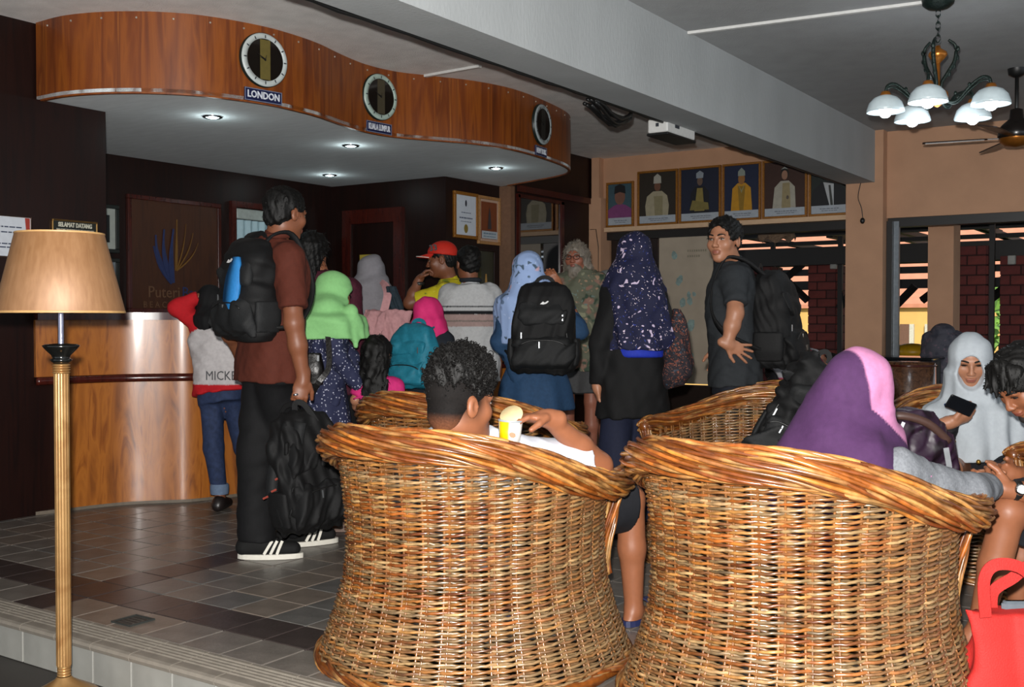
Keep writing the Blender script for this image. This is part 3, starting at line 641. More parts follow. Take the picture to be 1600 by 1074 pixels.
g = G(); [g.tube(pts+np.array([dx, 0, dz]), .009, 6) for dx, dz in ((0, 0), (-.016, .006), (-.012, -.012))]; set_props(g.obj('cable_run', M_black, None, True, loc=pts[30]), 'thick black cable run along the left edge of the beam', 'cable')
g = G(); rr = random.Random(5)
for k in range(9):
    a = rr.uniform(0, 6); q = np.array([[-3.06+.02*math.sin(a)+.02*math.sin(t*3+a), 5.35+.5*t, 2.37-.09*math.sin(t*math.pi)*(t**.6)+rr.uniform(-.006, .006)+.02*math.cos(a)] for t in np.linspace(0, 1, 10)]); g.tube(q, .010, 6)
set_props(g.obj('cable_bundle', M_black, None, True, loc=(-3.06, 5.6, 2.3)), 'sagging bundle of black cable under the beam edge', 'cable')
bx = empty('beam_box', (-3.06, 6.42, 2.33), 'white electrical box with black underside fixed to the beam', 'electrical box')
G().box((-3.06, 6.42, 2.365), (.14, .42, .09), bev=.008).obj('cover', M_white, bx); G().box((-3.06, 6.42, 2.312), (.15, .43, .018), bev=.004).obj('underside', M_black, bx)
g = G(); g.box((-3.06, 6.208, 2.37), (.02, .006, .022)); g.box((-2.988, 6.35, 2.37), (.004, .06, .02)); g.obj('marking', M_ink, bx)
q = np.array([[-2.85, 9.95, 2.38], [-2.87, 9.94, 2.25], [-2.84, 9.945, 2.15], [-2.83, 9.95, 2.06]]); cb = empty('hanging_cable', (-2.84, 9.95, 2.05), 'thin black cable with a small bulb holder hanging on the column', 'cable')
G().tube(smooth_curve(q, 5), .004, 6).obj('wire', M_black, cb, True); G().ellipsoid((-2.83, 9.945, 2.035), (.022, .022, .028)).obj('holder', M_black, cb, True)
g = G(); g.tube(np.array([[-5.6, 9.975, 1.30], [-5.6, 9.972, 1.9], [-5.63, 9.972, 2.09], [-5.70, 9.975, 2.09]]), .004, 6); set_props(g.obj('wall_wire', M_black, None, True, loc=(-5.6, 9.97, 1.3)), 'thin dark wire running down the beige corner pilaster', 'cable')

# ------------------------------------------------------------------ floor lamp
lp = P(95, 500, 3.5); lx, ly = lp[0], lp[1]; lz = -.15
fl_ = empty('floor_lamp', (lx, ly, lz), 'brass floor lamp with fluted pole and tan satin shade at the left edge', 'floor lamp')
lz = -.148
M_brass = ramp_mat('lamp_brass', [(.3, '93693c'), (.7, 'b8925f')], (1, 1, 1), 6, rough=.3); 
for n_, k in ((M_brass, .55),): nodes_of(n_)[1].inputs['Metallic'].default_value = k
M_shade = ramp_mat('shade_satin', [(.3, '7f5834'), (.5, '87603c'), (.7, '8f6844')], (14, 14, .6), 5, rough=.5, spec=.5, dist=.2)
nodes_of(M_shade)[1].inputs['Metallic'].default_value = .2
nodes_of(M_shade)[1].inputs['Anisotropic'].default_value = .6
o3 = (lx, ly, 0)
G().lathe([(0, lz), (.14, lz), (.145, lz+.012), (.135, lz+.03), (.10, lz+.06), (.055, lz+.085), (.03, lz+.10), (.022, lz+.11)], o3, 40).obj('base', M_brass, fl_, True)
g = G()
for k in range(4): z = lz+.11+k*.009; g.lathe([(.017, z), (.022, z+.003), (.022, z+.006), (.017, z+.009)], o3, 24)
g.obj('collar_rings', M_brass, fl_, True)
n = 72; th = np.arange(n)*2*math.pi/n; rr_ = .0215+.0022*np.abs(np.cos(th*6))**.6*1.; v = []
for z in (lz+.146, .955): v += [(lx+r*math.cos(t), ly+r*math.sin(t), z) for r, t in zip(rr_, th)]
mk('fluted_pole', v, [(i, (i+1) % n, n+(i+1) % n, n+i) for i in range(n)], M_brass, fl_)
g = G()
for k in range(4): z = .955+k*.008; g.lathe([(.021, z), (.028, z+.003), (.028, z+.005), (.021, z+.008)], o3, 24)
g.obj('pole_capital', M_brass, fl_, True)
G().lathe([(.018, .985), (.03, .995), (.034, 1.0), (.026, 1.005), (.03, 1.015), (.045, 1.03), (.054, 1.04), (.058, 1.046), (.05, 1.05), (.018, 1.053), (0, 1.053)], o3, 32).obj('black_cup', pm('lamp_black', '0f100f', .15, spec=.6), fl_, True)
G().lathe([(.010, 1.05), (.010, 1.36)], o3, 16).obj('chrome_stem', pm('stem_chrome', 'a8a4b4', .18, metal=1), fl_, True)
sb, stp, rb, rt = 1.152, 1.412, .198, .135
G().lathe([(rb, sb), (rb+.0015, sb+.004), (rt+.0015, stp-.004), (rt, stp), (rt-.003, stp), (rb-.003, sb), (rb, sb)], o3, 64).obj('shade', M_shade, fl_, True)
g = G(); g.lathe([(rb+.002, sb), (rb+.003, sb+.003), (rb+.001, sb+.007)], o3, 64); g.lathe([(rt+.001, stp-.007), (rt+.003, stp-.003), (rt+.002, stp)], o3, 64); g.obj('shade_trim', pm('shade_trim', 'b08a58', .5), fl_, True)
g = G(); [g.tube(np.array([[lx, ly, 1.36], [lx+rt*math.cos(a), ly+rt*math.sin(a), stp-.01]]), .003, 6) for a in (0, 2.1, 4.2)]; g.obj('spider', M_brass, fl_)
G().ellipsoid((lx, ly, 1.30), (.03, .03, .045)).obj('bulb', M_white, fl_, True)

# ------------------------------------------------------------------ chandelier
M_verd = pm('verdigris_metal', '1c2a26', .4, metal=.5, var=.3, scale=60, bump=.4); M_cgold = pm('chandelier_gold', 'b5702a', .3, metal=.7, var=.15)
M_glassw = pm('opal_glass', 'c8d6da', .25, var=.06, scale=30, emit='bcd8e8', es=.07); M_bulb = pm('bulb_glow', 'f4fbff', .4, emit='e8f4ff', es=26)
chc = P(1466, 3, 5.8); chc[2] = CEIL; ch = empty('chandelier', chc, 'five-light chandelier of dark green metal with opal glass bowls', 'chandelier')
o3 = np.array([chc[0], chc[1], 0])
G().lathe([(.085, CEIL), (.08, CEIL-.03), (.055, CEIL-.05), (.02, CEIL-.06), (0, CEIL-.062)], o3, 24).obj('ceiling_rose', M_verd, ch, True)
g = G()
for k in range(5):
    zc = CEIL-.075-k*.034; a = k % 2*math.pi/2; u = np.array([math.cos(a), math.sin(a), 0]); g.tube(np.array([o3+u*.012*math.cos(t)+CZ*(zc+.022*math.sin(t)) for t in np.arange(10)*2*math.pi/10]), .0035, 5, closed=True)
g.obj('chain', M_verd, ch, True)
G().lathe([(.0, 2.60), (.012, 2.60), (.016, 2.585), (.045, 2.565), (.05, 2.55), (.035, 2.53), (.015, 2.51), (.010, 2.495), (0, 2.49)], o3, 24).obj('finial_cup', M_cgold, ch, True)
for k in range(3):
    a = k*2.094+.5; u = np.array([math.cos(a), math.sin(a), 0])
    q = smooth_curve([o3+u*r+CZ*z for r, z in ((.055, 2.63), (.092, 2.595), (.088, 2.52), (.05, 2.45), (.022, 2.40), (.02, 2.34))], 5); g = G(); g.tube(q, [.007+.004*math.sin(t*3.1) for t in np.linspace(0, 1, len(q))], 7)
    for t in (6, 9, 12, 15): g.ellipsoid(q[t]+u*.008, (.012, .006, .016), nu=6, nv=4)
    g.obj('scroll_leaf', M_verd, ch, True)
G().lathe([(.012, 2.60), (.014, 2.36), (.05, 2.355), (.055, 2.345), (.055, 2.325), (.04, 2.315), (.03, 2.29), (.012, 2.275), (0, 2.27)], o3, 24).obj('hub', M_cgold, ch, True)
for qx, qd in ((1381, 5.80), (1447, 5.54), (1423, 6.07), (1517, 6.0), (1545, 5.60)):
    u = P(qx, 500, qd)*np.array([1, 1, 0])-o3; l = np.linalg.norm(u); u = u/l; e = o3+u*l
    q = smooth_curve([o3+u*.03+CZ*2.31, o3+u*.10+CZ*2.29, o3+u*.17+CZ*2.355, o3+u*(l-.05)+CZ*2.395, e+CZ*2.385-u*.01, e+CZ*2.345], 5)
    g = G(); g.tube(q, .009, 7); g.tube(q*1.0+CZ*(-.02)*np.sin(np.linspace(0, math.pi, len(q)))[:, None], .006, 6)
    for t in (6, 10): g.ellipsoid(q[t]+CZ*.012, (.010, .010, .014), nu=6, nv=4)
    arm = g.obj('arm', M_verd, ch, True)
    G().lathe([(0, 2.36), (.022, 2.355), (.028, 2.34), (.03, 2.33)], e, 20).obj('socket', M_cgold, arm, True)
    G().lathe([(.028, 2.335), (.06, 2.322), (.085, 2.295), (.096, 2.262), (.099, 2.245), (.096, 2.245), (.082, 2.292), (.058, 2.317), (.028, 2.33)], e, 32).obj('glass_bowl', M_glassw, arm, True)
    G().ellipsoid(e+CZ*2.250, (.034, .034, .036), nu=14, nv=10).obj('bulb', M_bulb, arm, True)
lamp('chandelier_lamp', 'POINT', (chc[0], chc[1], 2.18), 7, (.9, .95, 1), shadow_soft_size=.15)
# ceiling fan
fc = P(1588, 215, 7.4); fan = empty('ceiling_fan', (fc[0], fc[1], CEIL), 'dark ceiling fan with brass hub at the right edge', 'ceiling fan'); o3 = np.array([fc[0], fc[1], 0]); fz = fc[2]
G().lathe([(.06, CEIL), (.055, CEIL-.04), (.02, CEIL-.06), (.013, CEIL-.06), (.013, fz+.12)], o3, 20).obj('rod', M_black, fan, True)
G().lathe([(.013, fz+.20), (.04, fz+.19), (.045, fz+.13), (.09, fz+.09), (.115, fz+.06), (.12, fz+.01), (.10, fz-.02)], o3, 28).obj('motor', pm('fan_black', '1a1512', .25), fan, True)
G().lathe([(.11, fz-.005), (.105, fz-.03), (.07, fz-.055), (0, fz-.065)], o3, 28).obj('hub_cap', M_cgold, fan, True)
for a in (2.72, 2.72+1.257, 2.72+2.513, 2.72+3.77, 2.72+5.03):
    u = CR*math.cos(a)+CF*math.sin(a); w = np.cross(CZ, u); q = np.array([o3+u*r+CZ*(fz+.0) for r in (.10, .18, .2, .40, .58, .60)]); G().ribbon(q, CZ+w*.22, [.03, .04, .095, .12, .125, .09], .008).obj('blade', pm('fan_blade', '2c1a12', .3), fan)
# ================================================================== outside beyond the openings
M_timber = pm('dark_timber', '0b0807', .6, var=.3, scale=20); M_yellow = pm('yellow_render', 'e0b266', .8, var=.06, scale=2); M_roof = pm('salmon_roof', 'c98466', .75, var=.1, scale=4)
slab('floor_terrace', -14, 8, 10.3, 19, -.3, -.12, pm('terrace_concrete', '6b5f55', .8)); slab('ground', -60, 40, 19, 80, -1.5, -1.2, pm('lawn', '5e6b3a', .9, var=.3, scale=1))
# far yellow building with salmon roof
bd = empty('yellow_building', (-12, 34, -1.2), 'sunlit yellow building with salmon roof far beyond the openings', 'building')
G().box((-12, 34.6, .25), (34, 1.2, 2.9)).obj('wall', M_yellow, bd)
v = [(-30, 33.85, 1.62), (8, 33.85, 1.62), (8, 42, 6.2), (-30, 42, 6.2), (-30, 33.85, 1.50), (8, 33.85, 1.50), (8, 42, 6.08), (-30, 42, 6.08)]
mk('roof', v, [(0, 1, 2, 3), (7, 6, 5, 4), (0, 4, 5, 1), (1, 5, 6, 2), (2, 6, 7, 3), (3, 7, 4, 0)], M_roof, bd)
def atY_(px, Y): d = ray(px, 500); return d[0]*Y/d[1]
for px0, px1, nm, m in ((1406, 1421, 'door', pm('bld_brown', '6b4a38', .7)), (1421, 1428, 'column', pm('bld_white', 'c9c4b4', .7)), (1445, 1452, 'column', pm('bld_white', 'c9c4b4', .7))):
    x0, x1 = atY_(px0, 33.9), atY_(px1, 33.9); G().box(((x0+x1)/2, 33.95, -.1), (x1-x0, .12, 2.2)).obj(nm, m, bd)
x0, x1 = atY_(1306, 33.9), atY_(1316, 33.9); wo = G().box(((x0+x1)/2, 33.96, .42), (x1-x0, .1, .44)).obj('window', pm('bld_shutter', '4a2c20', .6), bd)
for k in range(4): G().box(((x0+x1)/2, 33.90, .27+k*.1), ((x1-x0)*.9, .03, .05)).obj('louvre', pm('bld_louvre', '6b4636', .6), wo)
for px in (1240, 1390, 1470, 1540, 1600): x0 = atY_(px, 33.6); G().box((x0, 33.5, 1.45), (.25, .5, .12)).obj('rafter_end', M_timber, bd)
# brick piers of the open pavilion
M_brick = [pm('brick_a', '5c1f1c', .8, var=.25, scale=14), pm('brick_b', '4d1a18', .8, var=.25, scale=14), pm('brick_c', '65251f', .8, var=.25, scale=14)]; M_mortar = pm('mortar_dark', '2a1210', .9)
bp_ = {}
def brick(w, m, parent, loc, sd):
    k = (round(w, 3), m.name, sd)
    if k not in bp_:
        o = G().box((0, 0, 0), (w, .02, .088) if sd == 0 else (.02, w, .088), bev=.003).obj('brick', m, None); bp_[k] = o.data; COL.objects.unlink(o); bpy.data.objects.remove(o)
    o = bpy.data.objects.new('brick', bp_[k]); COL.objects.link(o); o.parent = parent; o.location = tuple(np.asarray(loc)-np.array(parent.location))
def pier(px0, px1, Y, ztop, lab):
    x0, x1 = atY_(px0, Y), atY_(px1, Y); w = x1-x0; cx_ = (x0+x1)/2; e = empty('brick_pier', (cx_, Y+.2, -.12), lab, 'pier', 'pavilion brick piers')
    G().box((cx_, Y+.2, (ztop-.12)/2), (w-.02, .4, ztop+.12)).obj('core', M_mortar, e)
    z = -.07; r = 0
    while z < ztop:
        xs = [x0, x0+w*(.66 if r % 2 else .34), x1]
        if z > .2:
            for a, b in zip(xs[:-1], xs[1:]): brick(b-a-.012, M_brick[(r*3+int(a*50)) % 3], e, ((a+b)/2, Y, z), 0)
            for q in range(2): brick(.185, M_brick[(r+q) % 3], e, (x1, Y+.1+q*.2, z), 1)
        z += .1; r += 1
    return cx_
pier(1262, 1306, 12.6, 1.78, 'dark red brick pier seen through the opening beside the backpack man')
pier(1495, 1541, 11.6, 1.85, 'dark red brick pier beyond the window, behind the white headscarf')
pier(1561, 1612, 11.8, 1.75, 'dark red brick pier beyond the window at the right edge of the photo')
pier(1160, 1204, 12.6, 1.78, 'dark red brick pier mostly hidden behind the man with the black backpack')
slab('column_outside', atY_(1449, 10.9), atY_(1489, 10.9), 10.9, 11.2, -.12, 2.7, M_beige)
# pavilion timber frame
pv = empty('timber_pavilion', (-3, 13, -.12), 'dark timber roof frame of the open pavilion beyond the openings', 'pavilion')
def zAt(py, Y, px=1350): d = ray(px, py); return CAMH+d[2]*Y/d[1]
for (py0, py1, Y) in ((337, 352, 12.2), (384, 412, 12.3), (358, 366, 13.5), (374, 380, 14.4), (419, 429, 15.6), (438, 452, 17.5), (409, 414, 16.5)):
    za, zb = zAt(py1, Y), zAt(py0, Y); G().box((-3, Y, (za+zb)/2), (20, .12, zb-za)).obj('beam', M_timber, pv)
for px, Y in ((1190, 15), (1228, 16), (1290, 14), (1350, 16.5), (1412, 14.8), (1438, 17), (1520, 14), (1560, 16), (1582, 17)):
    x0 = atY_(px, Y); G().box((x0, Y, 2.3), (.09, 3.4, .07)).obj('rafter', M_timber, pv)
for (pa, pb, Y) in (((1262, 470), (1222, 432), 12.5), ((1310, 482), (1345, 440), 12.6), ((1222, 440), (1275, 395), 12.5), ((1398, 480), (1430, 447), 12.6), ((1545, 470), (1612, 415), 11.9), ((1440, 470), (1480, 440), 12.6)):
    a = P(*pa, 1); b = P(*pb, 1); a = CC+ray(*pa)*Y/ray(*pa)[1]; b = CC+ray(*pb)*Y/ray(*pb)[1]; G().tube(np.array([a, b]), .045, 4).obj('brace', M_timber, pv)
for px, Y, py0 in ((1310, 12.5, 395), (1546, 11.7, 392), (1205, 13, 395)):
    x0 = atY_(px, Y); G().box((x0+.02, Y, 1.0), (.05, .05, 2.2)).obj('post', M_timber, pv)
for px, Y, nm in ((1302, 12.3, 'junction_box'), (1580, 11.55, 'junction_box')):
    x0 = atY_(px, Y); G().box((x0, Y, zAt(413, Y)), (.07, .05, .09), bev=.005).obj(nm, pm('jbox_grey', '8d8d88', .5), pv)
G().box((-3, 14.5, 2.98), (22, 8.2, .08)).obj('shading_roof', M_timber, pv)  # unseen roof added to keep sun and sky off the piers
G().box((-2, 18.2, .55), (26, .06, .07)).obj('rail', M_timber, pv)
# scalloped hanging shade
hs = P(1213, 366, 11.6); o3 = np.array([hs[0], hs[1], 0]); z = hs[2]; hl = empty('pendant_lamp', (hs[0], hs[1], z), 'beige scalloped woven lampshade hanging outside above the opening', 'lampshade')
n = 48; th = np.arange(n)*2*math.pi/n; v = []
for rr2, zz, am in ((.05, z+.09, 0), (.14, z+.085, .004), (.19, z+.0, .01), (.205, z-.06, .02)): v += [(o3[0]+rr2*(1+am*3*math.cos(8*t))*math.cos(t), o3[1]+rr2*(1+am*3*math.cos(8*t))*math.sin(t), zz+(am*1.2*math.cos(8*t))) for t in th]
mk('shade', v, [(a*n+i, a*n+(i+1) % n, a*n+n+(i+1) % n, a*n+n+i) for a in range(3) for i in range(n)], pm('woven_beige', '7a6450', .8, var=.35, scale=50), hl, True)
G().tube(np.array([[o3[0], o3[1], z+.09], [o3[0], o3[1], 2.95]]), .006, 5).obj('cord', M_black, hl)
# things on the terrace by the window
tb = P(1408, 560, 9.2); tab = empty('side_table', (tb[0], tb[1], 0), 'low table with dark glossy top in front of the window', 'table'); tz = tb[2]
G().box((tb[0], tb[1], tz), (.62, .45, .03), bev=.01).obj('table_top', pm('dark_glass_top', '14181a', .12, spec=.6), tab)
for sx in (-.26, .26):
    for sy in (-.18, .18): G().box((tb[0]+sx, tb[1]+sy, tz/2-.01), (.04, .04, tz-.01)).obj('leg', M_timber, tab)
dm = P(1420, 582, 8.6); dq = np.array([dm[0], dm[1], 0]); dr_ = empty('drum_stool', (dm[0], dm[1], 0), 'round brown lacquered drum stool by the window sill', 'stool')
G().lathe([(.15, 0), (.19, .03), (.205, .2), (.21, .4), (.205, dm[2]+.07), (.19, dm[2]+.085), (0, dm[2]+.085)], dq, 36).obj('drum', ramp_mat('drum_brown', [(.3, '3a2418'), (.7, '6b4830')], (3, 3, 3), 9, rough=.2, coat=.5), dr_, True)
[G().lathe([(.207, zz), (.214, zz+.008), (.207, zz+.016)], dq, 36).obj('hoop', M_darkgloss, dr_, True) for zz in (dm[2]+.05, .25)]
yb = P(1425, 550, 12.5); g = G(); g.ellipsoid(yb, (.22, .2, .1)); set_props(g.obj('yellow_basin', pm('yellow_plastic', 'c79a12', .4), None, True, loc=yb), 'yellow plastic cover lying beyond the window sill', 'basin')
bn = P(1425, 556, 12.7); bc = empty('bench', (bn[0], bn[1], -.12), 'dark bench outside the window with something yellow on it', 'bench'); G().box((bn[0], bn[1], bn[2]-.05), (1.2, .5, .06)).obj('seat', M_timber, bc); G().box((bn[0]+.1, bn[1]+.3, bn[2]+.05), (1.4, .05, .14)).obj('backrest', M_timber, bc)
for sx in (-.5, .5): G().box((bn[0]+sx, bn[1], (bn[2]-.08-.12)/2), (.07, .4, bn[2]-.08+.12)).obj('leg', M_timber, bc)
gr = P(1565, 470, 22); 
def bush(c, r, lab):
    e = empty('shrub', (c[0], c[1], -1.2), lab, 'shrub'); g = G(); rr = np.random.default_rng(4)
    for _ in range(260):
        d = rr.normal(size=3); d /= np.linalg.norm(d); p = np.asarray(c)+d*r*rr.uniform(.5, 1); a = rr.normal(size=3)*.12; b = rr.normal(size=3)*.12; g.add([p-a, p+b, p+a, p-b], [(0, 1, 2, 3)])
    o = g.obj('foliage', pm('leaf_green', '6f9a3c', .6, var=.4, scale=3), e); o['kind'] = 'stuff'; G().tube(np.array([[c[0], c[1], -1.2], c]), .06, 6).obj('stem', M_timber, e)
bush((gr[0], gr[1], .8), 1.3, 'sunlit green shrub glimpsed between the brick piers')
# ================================================================== rattan tub chairs
def attr_mat(name, rough, spec, coat, nscale=25, var=.25, streak=None):
    m = pm(name, (1, 1, 1), rough, spec=spec, coat=coat, var=var, scale=nscale, attr=True, stretch=streak or (1, 1, 1)); return m
M_rattan = attr_mat('rattan', .32, .55, .25, 34, .38)
PAL = [hexc(c) for c in ('85491a', '6f3a15', '8f5823', '5f3012', '7c5029', '946735', '6d4423')]
PALG = [hexc(c) for c in ('7d6548', '8a6d4a', '6b5539', '957850')]
def prof_r(z):   # half width of the shell at height z
    return np.interp(z, [0, .03, .08, .16, .27, .38, .5, .62, .72, .80, .84], [.522, .518, .498, .470, .438, .428, .432, .445, .462, .492, .50])
def rim_z(ph):
    a = np.clip((np.abs(ph)-math.radians(18))/math.radians(92), 0, 1); return .755-.165*(a*a*(3-2*a))
def shell(ph, z, off=0.):
    r = prof_r(z)+off; c = np.cos(ph); dy = np.where(c > 0, 1.0, 1.0)
    return np.stack([r*np.sin(ph), -r*c*dy, z+0*ph], -1)
RW = .0049; PHM = math.radians(128); NST = 40; DPH = 2*math.pi/NST; SEATZ = .36
def build_chair():
    root = empty('rattan_tub_chair', (0, 0, 0)); rr = np.random.default_rng(11)
    # weavers
    g = G(); pitch = .0145; row = 0; z = .03
    while z < .78:
        if z < SEATZ: segs = [(-math.pi, math.pi, True)]
        else:
            lim = PHM if z < .56 else math.radians(np.interp(z, [.56, .60, .64, .68, .72, .76, .78], [127, 112, 93, 78, 62, 44, 32]))
            # stay under the rim
            pp = np.linspace(0, PHM, 200); ok = pp[rim_z(pp)-.035 > z]; lim = min(PHM, ok.max() if len(ok) else 0)
            if lim < .2: break
            segs = [(-lim, lim, False)]
        for a, b, cl in segs:
            n = max(8, int((b-a)/DPH*6)); ph = np.linspace(a, b, n+1)
            if cl: ph = ph[:-1]
            for st in (0, 1):
                th = ph/DPH*math.pi+math.pi*(row+st); wv = np.cos(th)
                zz = z+.0030*np.sin(th)+.0016*np.sin(ph*3+row)+.0008*rr.normal(size=len(ph))
                p = shell(ph, zz, .0078*wv+.0008*rr.normal(size=len(ph)))
                base = np.array(PAL[rr.integers(len(PAL))] if (rr.random() < (.85 if st == 0 else .5)) else PALG[rr.integers(len(PALG))])
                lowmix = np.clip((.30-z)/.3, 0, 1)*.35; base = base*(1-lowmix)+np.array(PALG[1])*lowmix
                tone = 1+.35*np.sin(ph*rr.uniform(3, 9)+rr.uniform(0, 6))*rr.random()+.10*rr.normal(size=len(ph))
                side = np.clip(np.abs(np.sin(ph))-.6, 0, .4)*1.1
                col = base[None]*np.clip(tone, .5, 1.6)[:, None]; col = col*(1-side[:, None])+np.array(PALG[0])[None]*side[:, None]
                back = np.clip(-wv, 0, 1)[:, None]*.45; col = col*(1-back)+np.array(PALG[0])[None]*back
                g.tube(p, RW*rr.uniform(.9, 1.08), 6, col=col, closed=cl)
        z += pitch; row += 1
    w = g.obj('woven_shell', M_rattan, root, True); w['kind'] = 'stuff'
    # stakes in pairs
    for k in range(NST):
        ph = -math.pi+(k+.5)*DPH
        top = min(rim_z(ph), .76)-.01 if abs(ph) < PHM else SEATZ
        zs = np.linspace(.01, top, 14); g = G()
        for d in (-.009, .009):
            c = np.array(PAL[4])*rr.uniform(.75, 1.25); g.tube(shell(np.full(14, ph+d/.46), zs, 0), (.0042), 5, col=np.repeat(c[None], 14, 0))
        g.obj('stake', M_rattan, root, True)
    # rolled rim: twisted strands around a core
    def rope(path, R, ns, sr, twist, parent, name, seed, outw=None):
        r2 = np.random.default_rng(seed); path = np.asarray(path); k = len(path); L = np.r_[0, np.cumsum(np.linalg.norm(np.diff(path, axis=0), axis=1))]
        t = np.gradient(path, axis=0); t /= np.linalg.norm(t, axis=1)[:, None]; a = np.array([0, 0, 1.]) if outw is None else outw
        u = np.cross(t, a); u /= np.linalg.norm(u, axis=1)[:, None]; w_ = np.cross(u, t); g = G()
        R = np.broadcast_to(R, (k,))
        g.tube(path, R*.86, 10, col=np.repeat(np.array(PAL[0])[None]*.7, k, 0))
        for s in range(ns):
            ph0 = s*2*math.pi/ns; wv = np.sin(L/.055+s*2.4+r2.uniform(-.4, .4)); th = ph0+twist*(1+.08*r2.normal())*L+.16*np.sin(L/.09+s)
            rad = R*(.93+.13*wv)
            p = path+u*(np.cos(th)*rad)[:, None]+w_*(np.sin(th)*rad)[:, None]
            strand_col = np.array(PAL[r2.integers(7)])*r2.uniform(.8, 1.3); c = strand_col[None]*(1+.5*np.clip(wv, 0, 1)-.2*np.clip(-wv, 0, 1))[:, None]*r2.uniform(.85, 1.15, (k, 1)); pale = np.clip(np.sin(L/.06+s*1.9+2*np.sin(L/.2+s))-.6, 0, 1)[:, None]; c = c*(1-pale)+np.array(hexc('c9a264'))[None]*pale  # strands brighter where they bulge out, darker where they dip
            g.tube(p, sr, 5, col=c)
        return g.obj(name, M_rattan, parent, True)
    ph = np.linspace(-PHM-.03, PHM+.03, 110); rz = rim_z(ph); pr = prof_r(rz)
    out = .020+.045*np.clip((np.abs(ph)-1.2)/1.0, 0, 1)**1.5; path = np.stack([(pr+out)*np.sin(ph), -(pr+out)*np.cos(ph), rz], -1)
    rope(path, np.interp(np.abs(ph), [0, 1.2, PHM-.15, PHM+.03], [.047, .047, .043, .030]), 40, .0062, -3.2, root, 'rolled_rim', 3)
    # arm front bindings
    for s in (-1, 1):
        zs = np.linspace(rim_z(PHM)-.01, .25, 26); e = shell(np.full(26, s*(PHM+.02)), zs, .012+.045*np.clip((zs-.3)/.28, 0, 1)); e[:, 0] += s*.004
        rope(e, np.linspace(.026, .012, 26), 8, .0068, -6.0, root, 'edge_binding', 8+s, np.array([0, 1., 0]))
    ph = np.linspace(-math.pi, math.pi, 120); path = shell(ph, np.full(120, .018), .004); rope(path, .016, 7, .0075, -14, root, 'foot_braid', 5)
    # seat
    g = G(); nr, na = 7, 40; v = [(0, .02, SEATZ+.015)]
    for i in range(1, nr+1):
        for j in range(na): a = j*2*math.pi/na; r = .415*i/nr; v.append((r*math.sin(a), -r*math.cos(a)*.98, SEATZ+.015-.02*(1-(i/nr)**2)+(.004 if (i+j) % 2 else 0)))
    f = [(0, 1+j, 1+(j+1) % na) for j in range(na)]+[(1+(i-1)*na+j, 1+i*na+j, 1+i*na+(j+1) % na, 1+(i-1)*na+(j+1) % na) for i in range(1, nr) for j in range(na)]
    g.add(v, f, col=np.array(PAL[3])*.8); g.obj('seat', M_rattan, root, True)
    return root
chair = build_chair()
def place_chair(root, x, y, ang, s, label):
    root.location = (x, y, 0); root.rotation_euler = (0, 0, ang); root.scale = (s, s, s); set_props(root, label, 'chair', 'rattan tub chairs')
place_chair(chair, -2.14, 2.96, math.radians(2), 1.0, 'rattan tub chair seen from behind, holding the curly-haired man')
def FA(r, f): d = dirRF(r, f); return math.atan2(-d[0], d[1])
L5 = [(P(1250, 500, 3.2), math.radians(-9), 1.0, 'rattan tub chair seen from behind, nearest the camera, holding the woman in purple headscarf'),
      (P(737, 500, 5.0), math.radians(12), 1.02, 'rattan tub chair in front of the curly-haired man, beside the little girl'),
      (P(1174, 500, 5.15), math.radians(158), 1.02, 'empty-looking rattan tub chair facing the camera with a black bag on it'),
      (P(1550, 500, 5.0), FA(-.40, -.92), 1.0, 'rattan tub chair under the woman in the white headscarf'),
      (P(1805, 500, 3.9), FA(-.9, -.05), 1.0, 'rattan tub chair at the right edge under the man with clasped hands')]
for p, a, s, lab in L5: c = copy_obj(chair); place_chair(c, p[0], p[1], a, s, lab)
